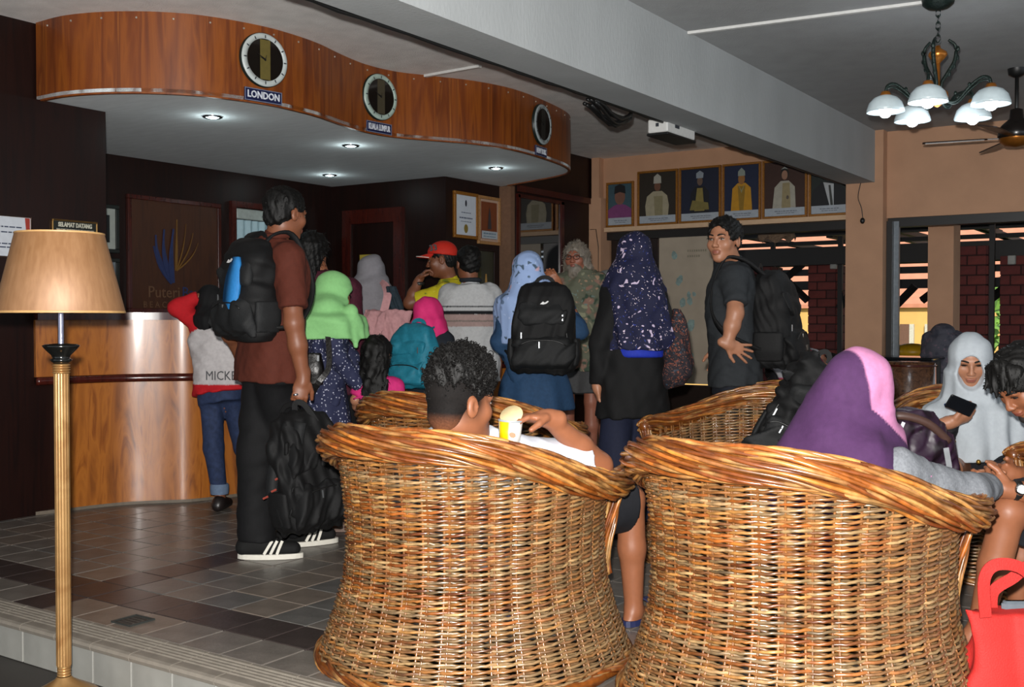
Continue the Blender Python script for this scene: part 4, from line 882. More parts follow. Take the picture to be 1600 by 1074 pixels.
# ================================================================== people: library
nrm_ = lambda v: np.asarray(v, float)/np.linalg.norm(v)
M_skin = pm('skin', (1, 1, 1), .48, spec=.4, var=.05, scale=40, attr=True)
SK = {'tan': hexc('8c573b'), 'brown': hexc('7a4a32'), 'fair': hexc('a06e53'), 'red': hexc('9a5f4a')}
M_hair = pm('black_hair', '090807', .62, spec=.25, var=.4, scale=90, stretch=(1, 1, .3)); M_greyhair = pm('grey_hair', '7d7468', .6, var=.3, scale=80, stretch=(1, 1, .3))
def cloth(name, c, rough=.85, var=.10, scale=60, bump=.12, sheen=.0): return pm(name, c, rough, spec=.25, var=var, scale=scale, bump=bump, bscale=240, sheen=sheen)
def attr_cloth(name): return pm(name, (1, 1, 1), .85, spec=.25, var=.08, scale=60, bump=.1, bscale=240, attr=True)
def pattern_mat(name, base, layers, rough=.8, blobs=None):
    if name in MATS: return MATS[name]
    m = bpy.data.materials.new(name); m.use_nodes = True; nt, b = nodes_of(m); N = nt.nodes; L = nt.links; tc = N.new('ShaderNodeTexCoord')
    b.inputs['Roughness'].default_value = rough; b.inputs['Specular IOR Level'].default_value = .3; cur = None
    for q, (c, scale, thr, soft, dist) in enumerate(layers):
        mp = N.new('ShaderNodeMapping'); mp.inputs['Location'].default_value = (q*3.1, q*1.7, q*.9); L.new(tc.outputs['Object'], mp.inputs[0]); vec = mp.outputs[0]
        if dist:
            nz = N.new('ShaderNodeTexNoise'); nz.inputs['Scale'].default_value = scale*.8; L.new(vec, nz.inputs['Vector']); mxv = N.new('ShaderNodeMix'); mxv.data_type = 'RGBA'; mxv.inputs[0].default_value = dist; L.new(vec, mxv.inputs[6]); L.new(nz.outputs[1], mxv.inputs[7]); vec = mxv.outputs[2]
        vo = N.new('ShaderNodeTexVoronoi'); vo.inputs['Scale'].default_value = scale; L.new(vec, vo.inputs['Vector'])
        mr = N.new('ShaderNodeMapRange'); mr.inputs[1].default_value = thr-soft; mr.inputs[2].default_value = thr+soft; mr.inputs[3].default_value = 1; mr.inputs[4].default_value = 0; L.new(vo.outputs['Distance'], mr.inputs[0])
        mx = N.new('ShaderNodeMix'); mx.data_type = 'RGBA'; L.new(mr.outputs[0], mx.inputs[0]); mx.inputs[7].default_value = (*hexc(c), 1)
        if cur is None: mx.inputs[6].default_value = (*hexc(base), 1)
        else: L.new(cur, mx.inputs[6])
        cur = mx.outputs[2]
    L.new(cur, b.inputs['Base Color']); MATS[name] = m; return m

def head_prims(c, M, s=1., ears=True, neck=None, face=True):
    T = lambda x, y, z: c+M@(np.array([x, y, z])*s)
    pr = [ell(T(0, -.012, .035), np.array([.075, .094, .083])*s, M), ell(T(0, .024, -.030), np.array([.060, .066, .080])*s, M, .03*s), ell(T(0, .062, -.094), np.array([.028, .024, .020])*s, M, .03*s), ell(T(0, .0, -.065), np.array([.056, .06, .042])*s, M, .03*s)]
    if neck is not None: pr.append(cap(T(0, -.02, -.05), neck, .053*s, .058*s, .03*s))
    if face:
        for q in (-1, 1): pr.append(ell(T(.042*q, .058, -.022), np.array([.024, .022, .024])*s, M, .025*s))
        pr += [cap(T(-.034, .080, .024), T(.034, .080, .024), .011*s, .011*s, .02*s)]
        for q in (-1, 1): pr.append(ell(T(.031*q, .101, .004), np.array([.019, .017, .012])*s, M, .012*s, '-'))
        pr += [cap(T(0, .088, .012), T(0, .106, -.026), .0075*s, .0115*s, .010*s)]
        for q in (-1, 1): pr.append(ell(T(.0115*q, .098, -.030), np.array([.009, .011, .008])*s, M, .006*s))
        pr += [ell(T(0, .090, -.056), np.array([.024, .011, .0065])*s, M, .006*s), ell(T(0, .089, -.067), np.array([.020, .011, .0075])*s, M, .006*s)]
    if ears:
        for q in (-1, 1): pr += [ell(T(.079*q, -.010, -.005), np.array([.010, .020, .032])*s, M, .008*s), ell(T(.089*q, -.004, -.002), np.array([.007, .010, .018])*s, M, .004*s, '-')]
    return pr
def hand_prims(w, d, n, s_, curl=.5, sc=1., thumb=.5, spread=.0):
    """w wrist, d finger direction, n palm normal, s_ thumb-side direction"""
    d = nrm_(d); n = nrm_(np.asarray(n)-d*(np.asarray(n)@d)); sd = np.cross(n, d); sd = sd if sd@np.asarray(s_) > 0 else -sd
    M = np.c_[sd, d, n]; pr = [ell(w+d*.045*sc, np.array([.038, .052, .015])*sc, M, .012*sc), cap(w-d*.03*sc, w+d*.02*sc, .026*sc, .026*sc, .015*sc)]
    cl = curl if np.ndim(curl) else [curl]*4
    for i, (of, ln) in enumerate(((.029, .070), (.0105, .078), (-.0085, .073), (-.027, .058))):
        p = w+d*(.082-.004*abs(i-1.2))*sc+sd*of*sc; a = 0; dd0 = nrm_(d+sd*spread*(1.5-i)*.4); r = .0088*sc
        for j, f in enumerate((.45, .32, .23)):
            a += cl[i]*(.8, 1.0, .7)[j]; dd = dd0*math.cos(a)+n*math.sin(a); q = p+dd*ln*f*sc; pr.append(cap(p, q, r, r*.93, .004*sc)); p = q; r *= .93
    p = w+d*.022*sc+sd*.030*sc; t1 = nrm_(d*.65+sd*(.75-.5*thumb)+n*thumb*.6); q = p+t1*.036*sc; pr.append(cap(p, q, .0125*sc, .0105*sc, .008*sc)); t2 = nrm_(t1+d*.4-sd*.35*thumb+n*.35*thumb); pr.append(cap(q, q+t2*.032*sc, .0105*sc, .0085*sc, .004*sc))
    return pr

class Person:
    def __init__(s, label, px, D, face, H, skin='tan', look=None, pitch=0., lean=(0, 0), build=1., group=None, zbase=0., shoulders=1.):
        p = P(px, 500, D); s.D = D; s.base = np.array([p[0], p[1], zbase]); s.f = dirRF(*face); s.M = frame_from(s.f); s.H = H; s.b = build; s.skin = np.array(SK[skin]); s.k = H/1.7
        s.root = empty('person', s.base, label, 'person', group); M = s.M; T = lambda x, y, z: s.base+M@np.array([x*build, y, z])
        k = s.k; s.J = J = {}
        for q, n in ((-1, 'L'), (1, 'R')):
            J['hip'+n] = T(.085*k*q, 0, .52*H); J['knee'+n] = T(.09*k*q, .02*k, .285*H); J['ank'+n] = T(.09*k*q, -.01*k, .048*H)
            J['sho'+n] = T(.158*k*q*shoulders+lean[0], lean[1], .805*H); J['elb'+n] = T(.205*k*q*shoulders+lean[0], lean[1]-.02*k, .635*H); J['wri'+n] = T(.215*k*q*shoulders+lean[0], lean[1]+.06*k, .485*H)
        J['pel'] = T(0, 0, .53*H); J['neck'] = T(lean[0], lean[1]-.01, .855*H); s.hs = .55+.45*k if H < 1.5 else .5+.5*k
        J['head'] = T(lean[0]*1.1, lean[1]*1.1+.02, H-.118*s.hs)
        s.look = look; s.pitch = pitch; s.hM = None
    def px(s, x, y, dD=0.): return P(x, y, s.D+dD)
    def setj(s, **kw):
        for n, v in kw.items(): s.J[n] = np.asarray(s.px(*v) if not isinstance(v, np.ndarray) else v, float)
        return s
    def headM(s):
        if s.hM is None:
            f = s.f if s.look is None else dirRF(*s.look); r = np.cross(f, CZ); y = f*math.cos(s.pitch)+CZ*math.sin(s.pitch); s.hM = np.c_[r, y, np.cross(r, y)]
        return s.hM
    def torsoM(s):
        z = nrm_(s.J['neck']-s.J['pel']); sh = s.J['shoR']-s.J['shoL']; x = nrm_(sh-z*(sh@z)); return np.c_[x, np.cross(z, x), z]
    def torso(s, t0, t1, inf=.0, wide=1., deep=1., k=.03, fold=None, belly=0., hemflare=0.):
        L = np.linalg.norm(s.J['neck']-s.J['pel']); kk = s.k*s.b
        base = [(-1.2, .16, .12, 0), (-.6, .168, .125, 0), (-.12, .168, .120, -.01), (0, .168, .118, -.01), (.3, .148, .108, 0), (.6, .166, .118, .0), (.80, .172, .108, -.005), (.93, .132, .084, -.01), (1.04, .065, .062, -.01)]
        ts = np.array([b[0] for b in base]); ss = np.unique(np.r_[t0, [t for t in ts if t0 < t < t1], t1]); rg = []
        for t in ss:
            fl = hemflare*max(0, (.2-t)); bl = belly*math.exp(-((t-.2)/.3)**2)
            rg.append((t*L, 0, np.interp(t, ts, [b[3] for b in base])*kk+bl*.5, np.interp(t, ts, [b[1] for b in base])*kk*wide+inf+fl, np.interp(t, ts, [b[2] for b in base])*kk*deep+inf+fl*.8+bl))
        return loft(s.J['pel'], s.torsoM(), rg, 2.3, k, fold=fold)
    def body(s, hands=None, face=True, ears=True, legs=True, colfn=None, hh=.006, arms='LR', barearm=False, feet=True, eyes='open'):
        J, k = s.J, s.k; sets = []
        pr = [s.torso(-.1, 1.0, -.012)]
        if legs:
            for n in 'LR':
                pr += [cap(J['hip'+n], J['knee'+n], .078*k, .052*k, .03), cap(J['knee'+n], J['knee'+n]*.55+J['ank'+n]*.45, .052*k, .052*k, .02), cap(J['knee'+n]*.55+J['ank'+n]*.45, J['ank'+n], .050*k, .034*k, .02)]
                if feet:
                    a = J['ank'+n]; fd = s.foot.get(n, s.f) if hasattr(s, 'foot') else s.f; z0 = max(a[2]-.045, s.base[2]+.02); pr += [cap(a-CZ*.01, np.array([a[0], a[1], z0+.008])+fd*.06*k, .034*k, .03*k, .02), cap(np.array([a[0], a[1], z0])-fd*.03*k, np.array([a[0], a[1], z0-.004])+fd*.15*k, .028*k, .024*k, .02)]
        sets.append(sdf(pr, .012)); hm = s.headM()
        sets.append(sdf(head_prims(J['head'], hm, s.hs, ears, J['neck']+CZ*.0, face), hh))
        for n in arms:
            pa = [cap(J['sho'+n], J['elb'+n], .050*k, .042*k, .02), cap(J['elb'+n], J['elb'+n]*.6+J['wri'+n]*.4, .042*k, .041*k, .02), cap(J['elb'+n]*.6+J['wri'+n]*.4, J['wri'+n], .040*k, .027*k, .02)]
            if hands and n in hands: pa += hand_prims(J['wri'+n], *hands[n]); h = .0055
            else:
                d = nrm_(J['wri'+n]-J['elb'+n]); pa += hand_prims(J['wri'+n], d, s.M[:, 0]*(-1 if n == 'R' else 1), s.f, .35, k*.97); h = .0065
            sets.append(sdf(pa, h))
        V = np.concatenate([a for a, _ in sets]); of = np.cumsum([0]+[len(a) for a, _ in sets[:-1]]); F = np.concatenate([f+o for (_, f), o in zip(sets, of)])
        col = np.repeat(s.skin[None], len(V), 0); lo = (V-J['head'])@hm/s.hs
        if face:
            lip = np.exp(-((lo[:, 0]/.022)**4+((lo[:, 2]+.061)/.0095)**4))*(lo[:, 1] > .07); lip = lip[:, None]; col = col*(1-lip*.75)+np.array(hexc('7d3d38'))*lip*.75
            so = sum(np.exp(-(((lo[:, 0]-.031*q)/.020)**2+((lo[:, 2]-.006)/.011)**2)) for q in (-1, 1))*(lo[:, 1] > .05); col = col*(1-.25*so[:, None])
        if colfn is not None: col = colfn(V, col, lo)
        s.bodyo = mk('body', V, F, M_skin, s.root, True, col)
        if face:
            for q in (-1, 1):
                g = G(); c = J['head']+hm@(np.array([.031*q, .079, .006])*s.hs); g.ellipsoid(c, np.array([.0115, .0100, .0048 if eyes == 'open' else .0022])*s.hs, hm, 14, 10, col=hexc('9a9088') if eyes == 'open' else (.02, .012, .01)); g.ellipsoid(c+hm@(np.array([-.000, .0062, .0005])*s.hs), np.array([.0052, .0045, .0048 if eyes == 'open' else .002])*s.hs, hm, 10, 6, col=(.012, .008, .006)); g.obj('eye', pm('eye_wet', (1, 1, 1), .15, attr=True, var=.01), s.root, True)
                g = G(); pts = np.array([J['head']+hm@(np.array([x*q, y, z])*s.hs) for x, y, z in ((.012, .0935, .0255), (.025, .0925, .0305), (.038, .086, .0310), (.049, .076, .026))]); g.tube(smooth_curve(pts, 3), np.array([.003, .0038, .0042, .0042, .004, .004, .0035, .003, .0025, .0018])*s.hs*1.1, 6); g.obj('eyebrow', M_hair if not getattr(s, 'grey', False) else M_greyhair, s.root, True)
                g = G(); pts = np.array([J['head']+hm@(np.array([x*q, y, z])*s.hs) for x, y, z in ((.017, .0885, .0085), (.025, .0905, .0125), (.034, .0890, .0130), (.045, .0820, .0085))]); g.tube(smooth_curve(pts, 3), .0016*s.hs, 5); g.obj('eyelid_line', M_hair, s.root, True)
        return s
    def part(s, name, prims, mat, h=.009, disp=None, colfn=None, label=None):
        o = sobj(name, prims, h, mat, s.root, disp, colfn)
        if label: o['label'] = label
        return o
    def top(s, mat, sleeve='short', hem=-.25, inf=.016, seed=1, name='shirt', amp=.004, arms='LR', colfn=None, cuffr=1., collar=True, belly=0., flare=0., wide=1., h=.009, label=None):
        J, k = s.J, s.k; pr = [s.torso(hem, 1.01, inf, wide=wide, belly=belly, hemflare=flare)]
        for n in 'LR':
            a, e, w = J['sho'+n], J['elb'+n], J['wri'+n]; pr.append(ell(a, np.array([.052, .054, .050])*k+inf*.3, None, .04))
            if sleeve == 'short': pr.append(fcap(a, a+(e-a)*.78, .058*k+inf*.5, (.056*k+inf*.55)*cuffr, .03))
            elif sleeve == 'long': pr += [cap(a, e, .055*k+inf*.5, .050*k+inf*.5, .03), fcap(e, e+(w-e)*.97, .050*k+inf*.5, (.036*k+inf*.4)*cuffr, .02)]
        if collar: c0 = J['neck']; up = nrm_(J['head']-c0); pr += [fcap(c0-up*.03, c0+up*.028, .062*k, .060*k, .02)]
        w1, w2 = wob(seed, amp, 16), wob(seed+50, amp*.6, 34)
        return s.part(name, pr, mat, h, lambda X, Y, Z: w1(X, Y, Z)+w2(X, Y, Z), colfn, label)
    def trousers(s, mat, length=1., inf=.012, cuff=1., seed=2, name='trousers', wide=1., top=.12):
        J, k = s.J, s.k; pr = [s.torso(-.16, top, 0)]
        for n in 'LR':
            h_, kn, an = J['hip'+n], J['knee'+n], J['ank'+n]
            if length > .55:
                e = kn+(an-kn)*min(1., (length-.5)/.5); pr += [cap(h_, kn, (.080*k+inf*.3), (.060*k+inf)*wide, .03), fcap(kn, e, (.060*k+inf)*wide, (.046*k+inf)*cuff, .02)]
            else: pr.append(fcap(h_, h_+(kn-h_)*length*2, (.088*k+inf)*wide, (.076*k+inf)*cuff, .03))
        w1 = wob(seed, .004, 15); return s.part(name, pr, mat, .010, w1)
    def skirt(s, mat, z1, r1=.24, seed=3, name='skirt', z0=None, folds=9, amp=.012):
        z0 = s.J['pel'][2]+.10 if z0 is None else z0; o = np.array([s.base[0], s.base[1], 0]); zz = [z1, (z1+z0)/2, z0]
        fo = lambda th, z: amp*np.sin(folds*th+3*z)*np.clip((z0-z)/(z0-z1+1e-6), 0, 1)
        c = s.J['pel']-s.base; cl = s.M.T@c; return s.part(name, [loft(o, s.M, [(z1, cl[0], cl[1], r1, r1*.8), ((z1+z0)/2, cl[0], cl[1], (r1+.17*s.k)/2+.01, (r1+.14*s.k)/2*.9), (z0, cl[0], cl[1], .155*s.k, .12*s.k)], 2.2, fold=fo)], mat, .011)
    def shoes(s, mat, name='shoe', dirs=None, sole=None):
        if name == 'sandal':
            for n in 'LR':
                a = s.J['ank'+n]; d = nrm_((dirs or {}).get(n, s.f)); k = s.k; b = np.array([a[0], a[1], s.base[2]]); m_ = frame_from(d)
                so = G().prism([(.046*k*math.cos(t), (.058+.125*math.sin(t))*k) for t in np.linspace(0, 2*math.pi, 22)[:-1]], m_, b+CZ*.002, .022).obj('sandal', mat, s.root)
                G().ribbon(np.array([b+m_@np.array([.045*k*math.cos(t), .09*k, .022+.058*k*math.sin(t)]) for t in np.linspace(0, math.pi, 9)]), d*.0+np.array([0, 0, 1.])+m_[:, 0]*.01, .035*k, .005).obj('sandal_strap', mat, so)
            return
        for n in 'LR':
            a = s.J['ank'+n]; d = nrm_((dirs or {}).get(n, s.f)); k = s.k; b = np.array([a[0], a[1], max(s.base[2], a[2]-.085)]); pr = [cap(b+CZ*.035-d*.045*k, b+CZ*.03+d*.15*k, .042*k, .036*k, .02), cap(b+CZ*.06-d*.02*k, b+CZ*.05+d*.06*k, .044*k, .034*k, .03), half(b+CZ*.004, -CZ)]
            o = s.part(name, pr, mat, .007)
            if sole is not None: g = G(); m = frame_from(d); g.prism([(x*k, y*k) for x, y in [(.048*math.cos(t)*(1 if True else 1), .055+.155*math.sin(t)) for t in np.linspace(0, 2*math.pi, 20)[:-1]]], m, b+CZ*.001, .02); g.obj('sole', sole, o)
    def hair(s, mat, style='short', seed=1, spikes=900, sl=.018, vol=.012, name='hair', h=.006, fh=0.):
        hm, hs, c = s.headM(), s.hs, s.J['head']; T = lambda x, y, z: c+hm@(np.array([x, y, z])*hs)
        pr = [ell(T(0, -.014, .040), (np.array([.076, .095, .083])+vol)*hs, hm)]
        if style == 'short':
            pr += [ell(T(0, -.05, -.02), np.array([.066, .055, .05])*hs, hm, .02*hs), ell(T(0, .105, -.055+fh*.5), np.array([.085, .095, .105+fh*.7])*hs, hm, .01*hs, '-'), ell(T(.088, .01, -.035), np.array([.03, .05, .05])*hs, hm, .006*hs, '-'), ell(T(-.088, .01, -.035), np.array([.03, .05, .05])*hs, hm, .006*hs, '-')]
        elif style == 'long':
            pr += [loft(T(0, -.02, 0), hm, [(-.30*hs, 0, -.05*hs, .085*hs, .035*hs), (-.16*hs, 0, -.045*hs, .092*hs, .05*hs), (-.05*hs, 0, -.03*hs, .092*hs, .07*hs), (.05*hs, 0, -.01*hs, .085*hs, .08*hs)], 2.2, .03*hs), ell(T(0, .11, -.05), np.array([.08, .09, .105])*hs, hm, .01*hs, '-')]
        elif style == 'shaggy':
            pr += [loft(T(0, -.02, 0), hm, [(-.17*hs, 0, -.03*hs, .09*hs, .05*hs), (-.08*hs, 0, -.03*hs, .112*hs, .07*hs), (.05*hs, 0, -.01*hs, .09*hs, .085*hs)], 2.2, .03*hs), ell(T(0, .105, -.055), np.array([.070, .095, .115])*hs, hm, .01*hs, '-')]
        w = wob(seed, .004, 70); V, F = sdf(pr, h, w); o = mk(name, V, F, mat, s.root, True)
        if spikes: s.spikes(V, F, o, mat, spikes, sl, seed)
        return o
    def spikes(s, V, F, o, mat, n, sl, seed, curl=0., zmin=None):
        r = np.random.default_rng(seed); fi = r.integers(len(F), size=n); a = V[F[fi]]; c = a.mean(1); nn_ = np.cross(a[:, 1]-a[:, 0], a[:, 2]-a[:, 0]); nn_ /= np.linalg.norm(nn_, axis=1)[:, None]+1e-9
        hm = s.headM(); cdir = nrm_(hm@np.array([0, -.25, .25])); g = []; fcs = []
        for i in range(n):
            t = nn_[i]*.55+r.normal(size=3)*.35-hm[:, 2]*.25+hm[:, 1]*.1; t = nrm_(t); b = nrm_(np.cross(t, r.normal(size=3))); w = .0022; p = c[i]-nn_[i]*.003; l = sl*r.uniform(.5, 1.2); m = p+t*l*.6+b*.002; e = p+nrm_(t-CZ*.5)*l
            k = len(g); g += [p-b*w, p+b*w, m+b*w*.7, m-b*w*.7, e]; fcs += [(k, k+1, k+2, k+3), (k+3, k+2, k+4)]
        q = mk('hair_strands', np.array(g), fcs, mat, o, False); q['kind'] = 'stuff'; return q
    def hijab(s, mat, zbot=.35, rw=.20, rd=.15, face_open=True, folds=10, amp=.010, seed=1, colfn=None, h=.008, name='headscarf', tail=None, lowc=(0, 0), puff=0., label=None, neckr=.085):
        hm, hs, c = s.headM(), s.hs, s.J['head']; T = lambda x, y, z: c+hm@(np.array([x, y, z])*hs); k = s.k
        pr = [ell(T(0, -.010, .022), (np.array([.094, .112, .106])+puff)*hs, hm, .02), ell(T(0, -.005, -.055), np.array([.088, .098, .085])*hs, hm, .04)]
        n0 = s.J['neck']; sh = (s.J['shoL']+s.J['shoR'])/2; fr = np.c_[s.torsoM()[:, 0], np.cross(CZ, s.torsoM()[:, 0]), CZ]
        fr = frame_from(np.cross(CZ, s.torsoM()[:, 0])); zt = c[2]-.06*hs; o = np.array([0, 0, 0.]); cl = fr.T@c; nl = fr.T@n0; zs = sh[2]
        lz = zs-zbot; rg = [(lz, nl[0]+lowc[0], nl[1]+lowc[1], rw*k, rd*k), ((lz+zs)/2, nl[0]+lowc[0]*.6, nl[1]+lowc[1]*.6, rw*k*1.02, rd*k*1.02), (zs+.020*k, nl[0], nl[1], rw*k*1.0, rd*k*.98), (zs+.075*k, nl[0]*.8+cl[0]*.2, nl[1]*.8+cl[1]*.2, .14*k, .125*k), (zt, cl[0], cl[1], neckr*hs, .092*hs)]
        if rg[3][0] > zt-.01: rg[3] = (zs+(zt-zs)*.5, *rg[3][1:])
        fo = lambda th, z: amp*np.sin(folds*th+7*z+1.3*np.sin(3*th+seed))*np.clip((zt-z)/(zt-lz), 0, 1)**.7
        pr.append(loft(o, fr, rg, 2.1, .05, fold=fo))
        pr.append(ell(n0-fr[:, 1]*.01, np.array([.145, .135, .10])*k, fr, .05))
        if tail: pr += tail
        if face_open: pr.append(ell(T(0, .125, -.022), np.array([.060, .085, .082])*hs, hm, .006, '-'))
        w = wob(seed, .0035, 20); return s.part(name, pr, mat, h, w, colfn, label)

# ------------------------------------------------------------------ bags
M_nylon = pm('black_nylon', '0a0a0b', .72, spec=.28, var=.25, scale=80, bump=.2, bscale=300); M_nylon2 = pm('grey_black_nylon', '151617', .68, spec=.28, var=.2, scale=60, bump=.2, bscale=300); M_zip = pm('zip_silver', '8a8d90', .3, metal=.7)
def backpack(label, c, out, w, h, d, mats, straps=None, tilt=0., logo=None, panel=None, seed=1, up=None, pocket=(.62, .36), group=None, zipcol=None, sag=.012):
    """c: centre, out: direction away from wearer's back"""
    M = frame_from(out, (0, 0, 1) if up is None else up); c = np.asarray(c, float); m1, m2 = mats
    e = empty('backpack', c-M[:, 2]*h/2, label, 'backpack', group); T = lambda x, y, z: c+M@np.array([x*w, y*d, z*h])
    rg = [(-.5*h, 0, 0, .40*w, .36*d), (-.44*h, 0, 0, .485*w, .46*d), (-.2*h, 0, .02*d, .50*w, .50*d), (.1*h, 0, .0, .49*w, .46*d), (.33*h, 0, -.03*d, .44*w, .40*d), (.45*h, 0, -.07*d, .34*w, .30*d), (.5*h, 0, -.09*d, .20*w, .16*d)]
    w1 = wob(seed, sag*.5, 22); sobj('main_compartment', [loft(c, M, rg, 3., .02)], .0085, m1, e, w1)
    pw, ph = pocket; zc = -.5+ph/2+.05
    rg = [((zc-ph/2)*h, 0, .40*d, .40*w*pw/.62, .10*d), ((zc-ph/2+.05)*h, 0, .44*d, .46*w*pw/.62, .20*d), (zc*h, 0, .44*d, .47*w*pw/.62, .22*d), ((zc+ph/2-.04)*h, 0, .42*d, .42*w*pw/.62, .17*d), ((zc+ph/2)*h, 0, .40*d, .36*w*pw/.62, .08*d)]
    w2 = wob(seed+9, sag*.4, 28); sobj('front_pocket', [loft(c, M, rg, 3.2, .01)], .0075, m2, e, w2)
    rg = [(.0*h, 0, .34*d, .30*w, .06*d), (.04*h, 0, .36*d, .36*w, .14*d), (.18*h, 0, .34*d, .34*w, .14*d), (.27*h, 0, .29*d, .27*w, .06*d)]
    sobj('upper_pocket', [loft(c, M, rg, 3., .01)], .0075, m2, e, w2)
    for q in (-1, 1):
        sobj('side_pocket', [loft(c, M, [(-.42*h, q*.48*w, .0, .05*w, .30*d), (-.30*h, q*.50*w, 0, .07*w, .34*d), (-.12*h, q*.50*w, 0, .055*w, .33*d)], 2.6, .01)], .008, m2, e)
    zc_ = zipcol or M_black
    a = np.linspace(-1, 1, 21); zz = T(0, 0, 0)[None]+np.array([M@np.array([x*.40*w, (.43-.12*(1-abs(x))-.10*(1-abs(x)**3))*d, (.38-.62*abs(x)**3)*h]) for x in a]); G().tube(zz, .004, 5).obj('zipper', zc_, e, True)
    a = np.linspace(-1, 1, 15); zz = np.array([T(x*.36, .62-.02*abs(x), zc+ph/2-.045-.06*abs(x)**3) for x in a]); G().tube(zz, .0035, 5).obj('zipper', zc_, e, True)
    for x, z in ((-.30, .14), (.05, zc+ph/2-.06), (.33, -.05)):
        g = G(); p = T(x, .60 if abs(x) < .2 else .45, z); g.box(p-M[:, 2]*.018+M[:, 1]*.004, (.006, .004, .034), M); g.obj('zip_pull', M_zip, e)
    a = np.linspace(0, math.pi, 9); G().ribbon(np.array([T(.14*math.cos(t), -.34, .47+.085*math.sin(t)) for t in a]), M[:, 1], .022, .005).obj('grab_handle', m1, e)
    if logo == 'tick':
        p = T(-.02, .50, .26); G().prism([(-.022, -.004), (-.006, .010), (.004, .004), (.02, .014), (.026, .010), (.012, -.002), (-.004, -.006)], np.c_[-M[:, 0], M[:, 2], M[:, 1]], p, .003).obj('logo', pm('logo_white', 'c9c9c9', .5), e)
    elif logo == 'patch':
        p = T(-.1, .66, -.30); G().box(p, (.045, .004, .028), M).obj('logo_patch', pm('patch_grey', '3a3c3d', .5), e)
    if panel is not None:
        xc, wd_, z0, z1, pmn = panel; n = 14; zr = np.linspace(z0, z1, n)
        dz = lambda z: np.interp(z, [-.5, -.44, -.2, .1, .33, .45], [.36, .46, .52, .46, .37, .23])
        P0 = np.array([T(xc+.03*math.cos((z-z0)/(z1-z0)*3.1), dz(z), z) for z in zr]); wd = np.array([wd_*(.25+.75*math.sin(.25+2.64*i/(n-1))) for i in range(n)])
        G().ribbon(P0+M[:, 1]*.008, M[:, 1], wd, .016).obj('colour_panel', pmn, e, True)
    if straps:
        for pts in straps: q = smooth_curve(np.array(pts), 5); G().ribbon(q, CZ*.3+nrm_(q.mean(0)-c)*-1 if False else np.array([nrm_(np.gradient(q, axis=0)[i]*0+(q[i]-q.mean(0))+1e-6) for i in range(len(q))]), .055, .012).obj('shoulder_strap', m1, e, True)
    return e
def worn_straps(p, c, out, w, h, wide=1.):
    """strap curves over both shoulders from pack top to pack bottom"""
    res = []; M = p.torsoM(); k = p.k; f = M[:, 1]
    for n, q in (('L', -1), ('R', 1)):
        s0 = p.J['neck']*.45+p.J['sho'+n]*.55; top = c+CZ*h*.36-out*.02+M[:, 0]*q*w*.20; bot = c-CZ*h*.38-out*.03+M[:, 0]*q*w*.40
        ch = p.J['sho'+n]+f*.125*k-CZ*.12*k-M[:, 0]*q*.03; und = p.J['sho'+n]*.5+p.J['hip'+n]*.5+f*.04+M[:, 0]*q*(.085*k)-CZ*.02
        res.append([top, s0+CZ*.062*k-f*.05, s0+CZ*.052*k+f*.055, ch, und, bot])
    return res
# ================================================================== people in the queue
RNGP = random.Random(2)
# --- man in brown polo with a backpack on and another in his hand
m = Person('man in brown polo shirt and black jeans, wearing a blue-panelled backpack', 425, 5.05, (.82, .57), 1.76, 'brown', look=(.62, .78), pitch=-.12)
m.setj(shoR=(452, 402, -.14), elbR=(459, 505, -.20), wriR=(474, 592, -.16), shoL=(392, 400, .14), elbL=(352, 505, .16), wriL=(372, 548, .32), hipL=(408, 585, .06), hipR=(428, 590, -.07), kneeL=(400, 712, .04), ankL=(402, 846, .02), kneeR=(450, 705, .12), ankR=(462, 828, .30), neck=(432, 376, .0), head=(446, 336, .0))
m.foot = {'L': dirRF(1, .05), 'R': dirRF(.9, .4)}
hd = nrm_(P(466, 632, 4.86)-m.J['wriR']); m.body(hands={'R': (hd, CF*1.0-CR*.3, CR, [.95, 1.0, 1.0, 1.0], 1.05, .6)}, face=True)
m.top(cloth('brown_pique', '4f2216', var=.08), 'short', -.16, .020, 5, amp=.003, label='brown polo shirt'); m.trousers(cloth('black_denim', '0b0b0d', .8, .2), 1., .018, 1.35, 6, wide=1.12)
m.hair(M_hair, 'short', 3, 1400, .012, .007)
g = G(); nk = m.J['neck']; a = np.linspace(0, 2*math.pi, 25)[:-1]; hm = m.torsoM(); up = nrm_(m.J['head']-nk)
g.tube(np.array([nk+up*.022+hm@np.array([.070*math.cos(t), .068*math.sin(t)-.008, .010*math.sin(t)]) for t in a]), .016, 8, closed=True); g.obj('collar', MATS['brown_pique'], m.root, True)
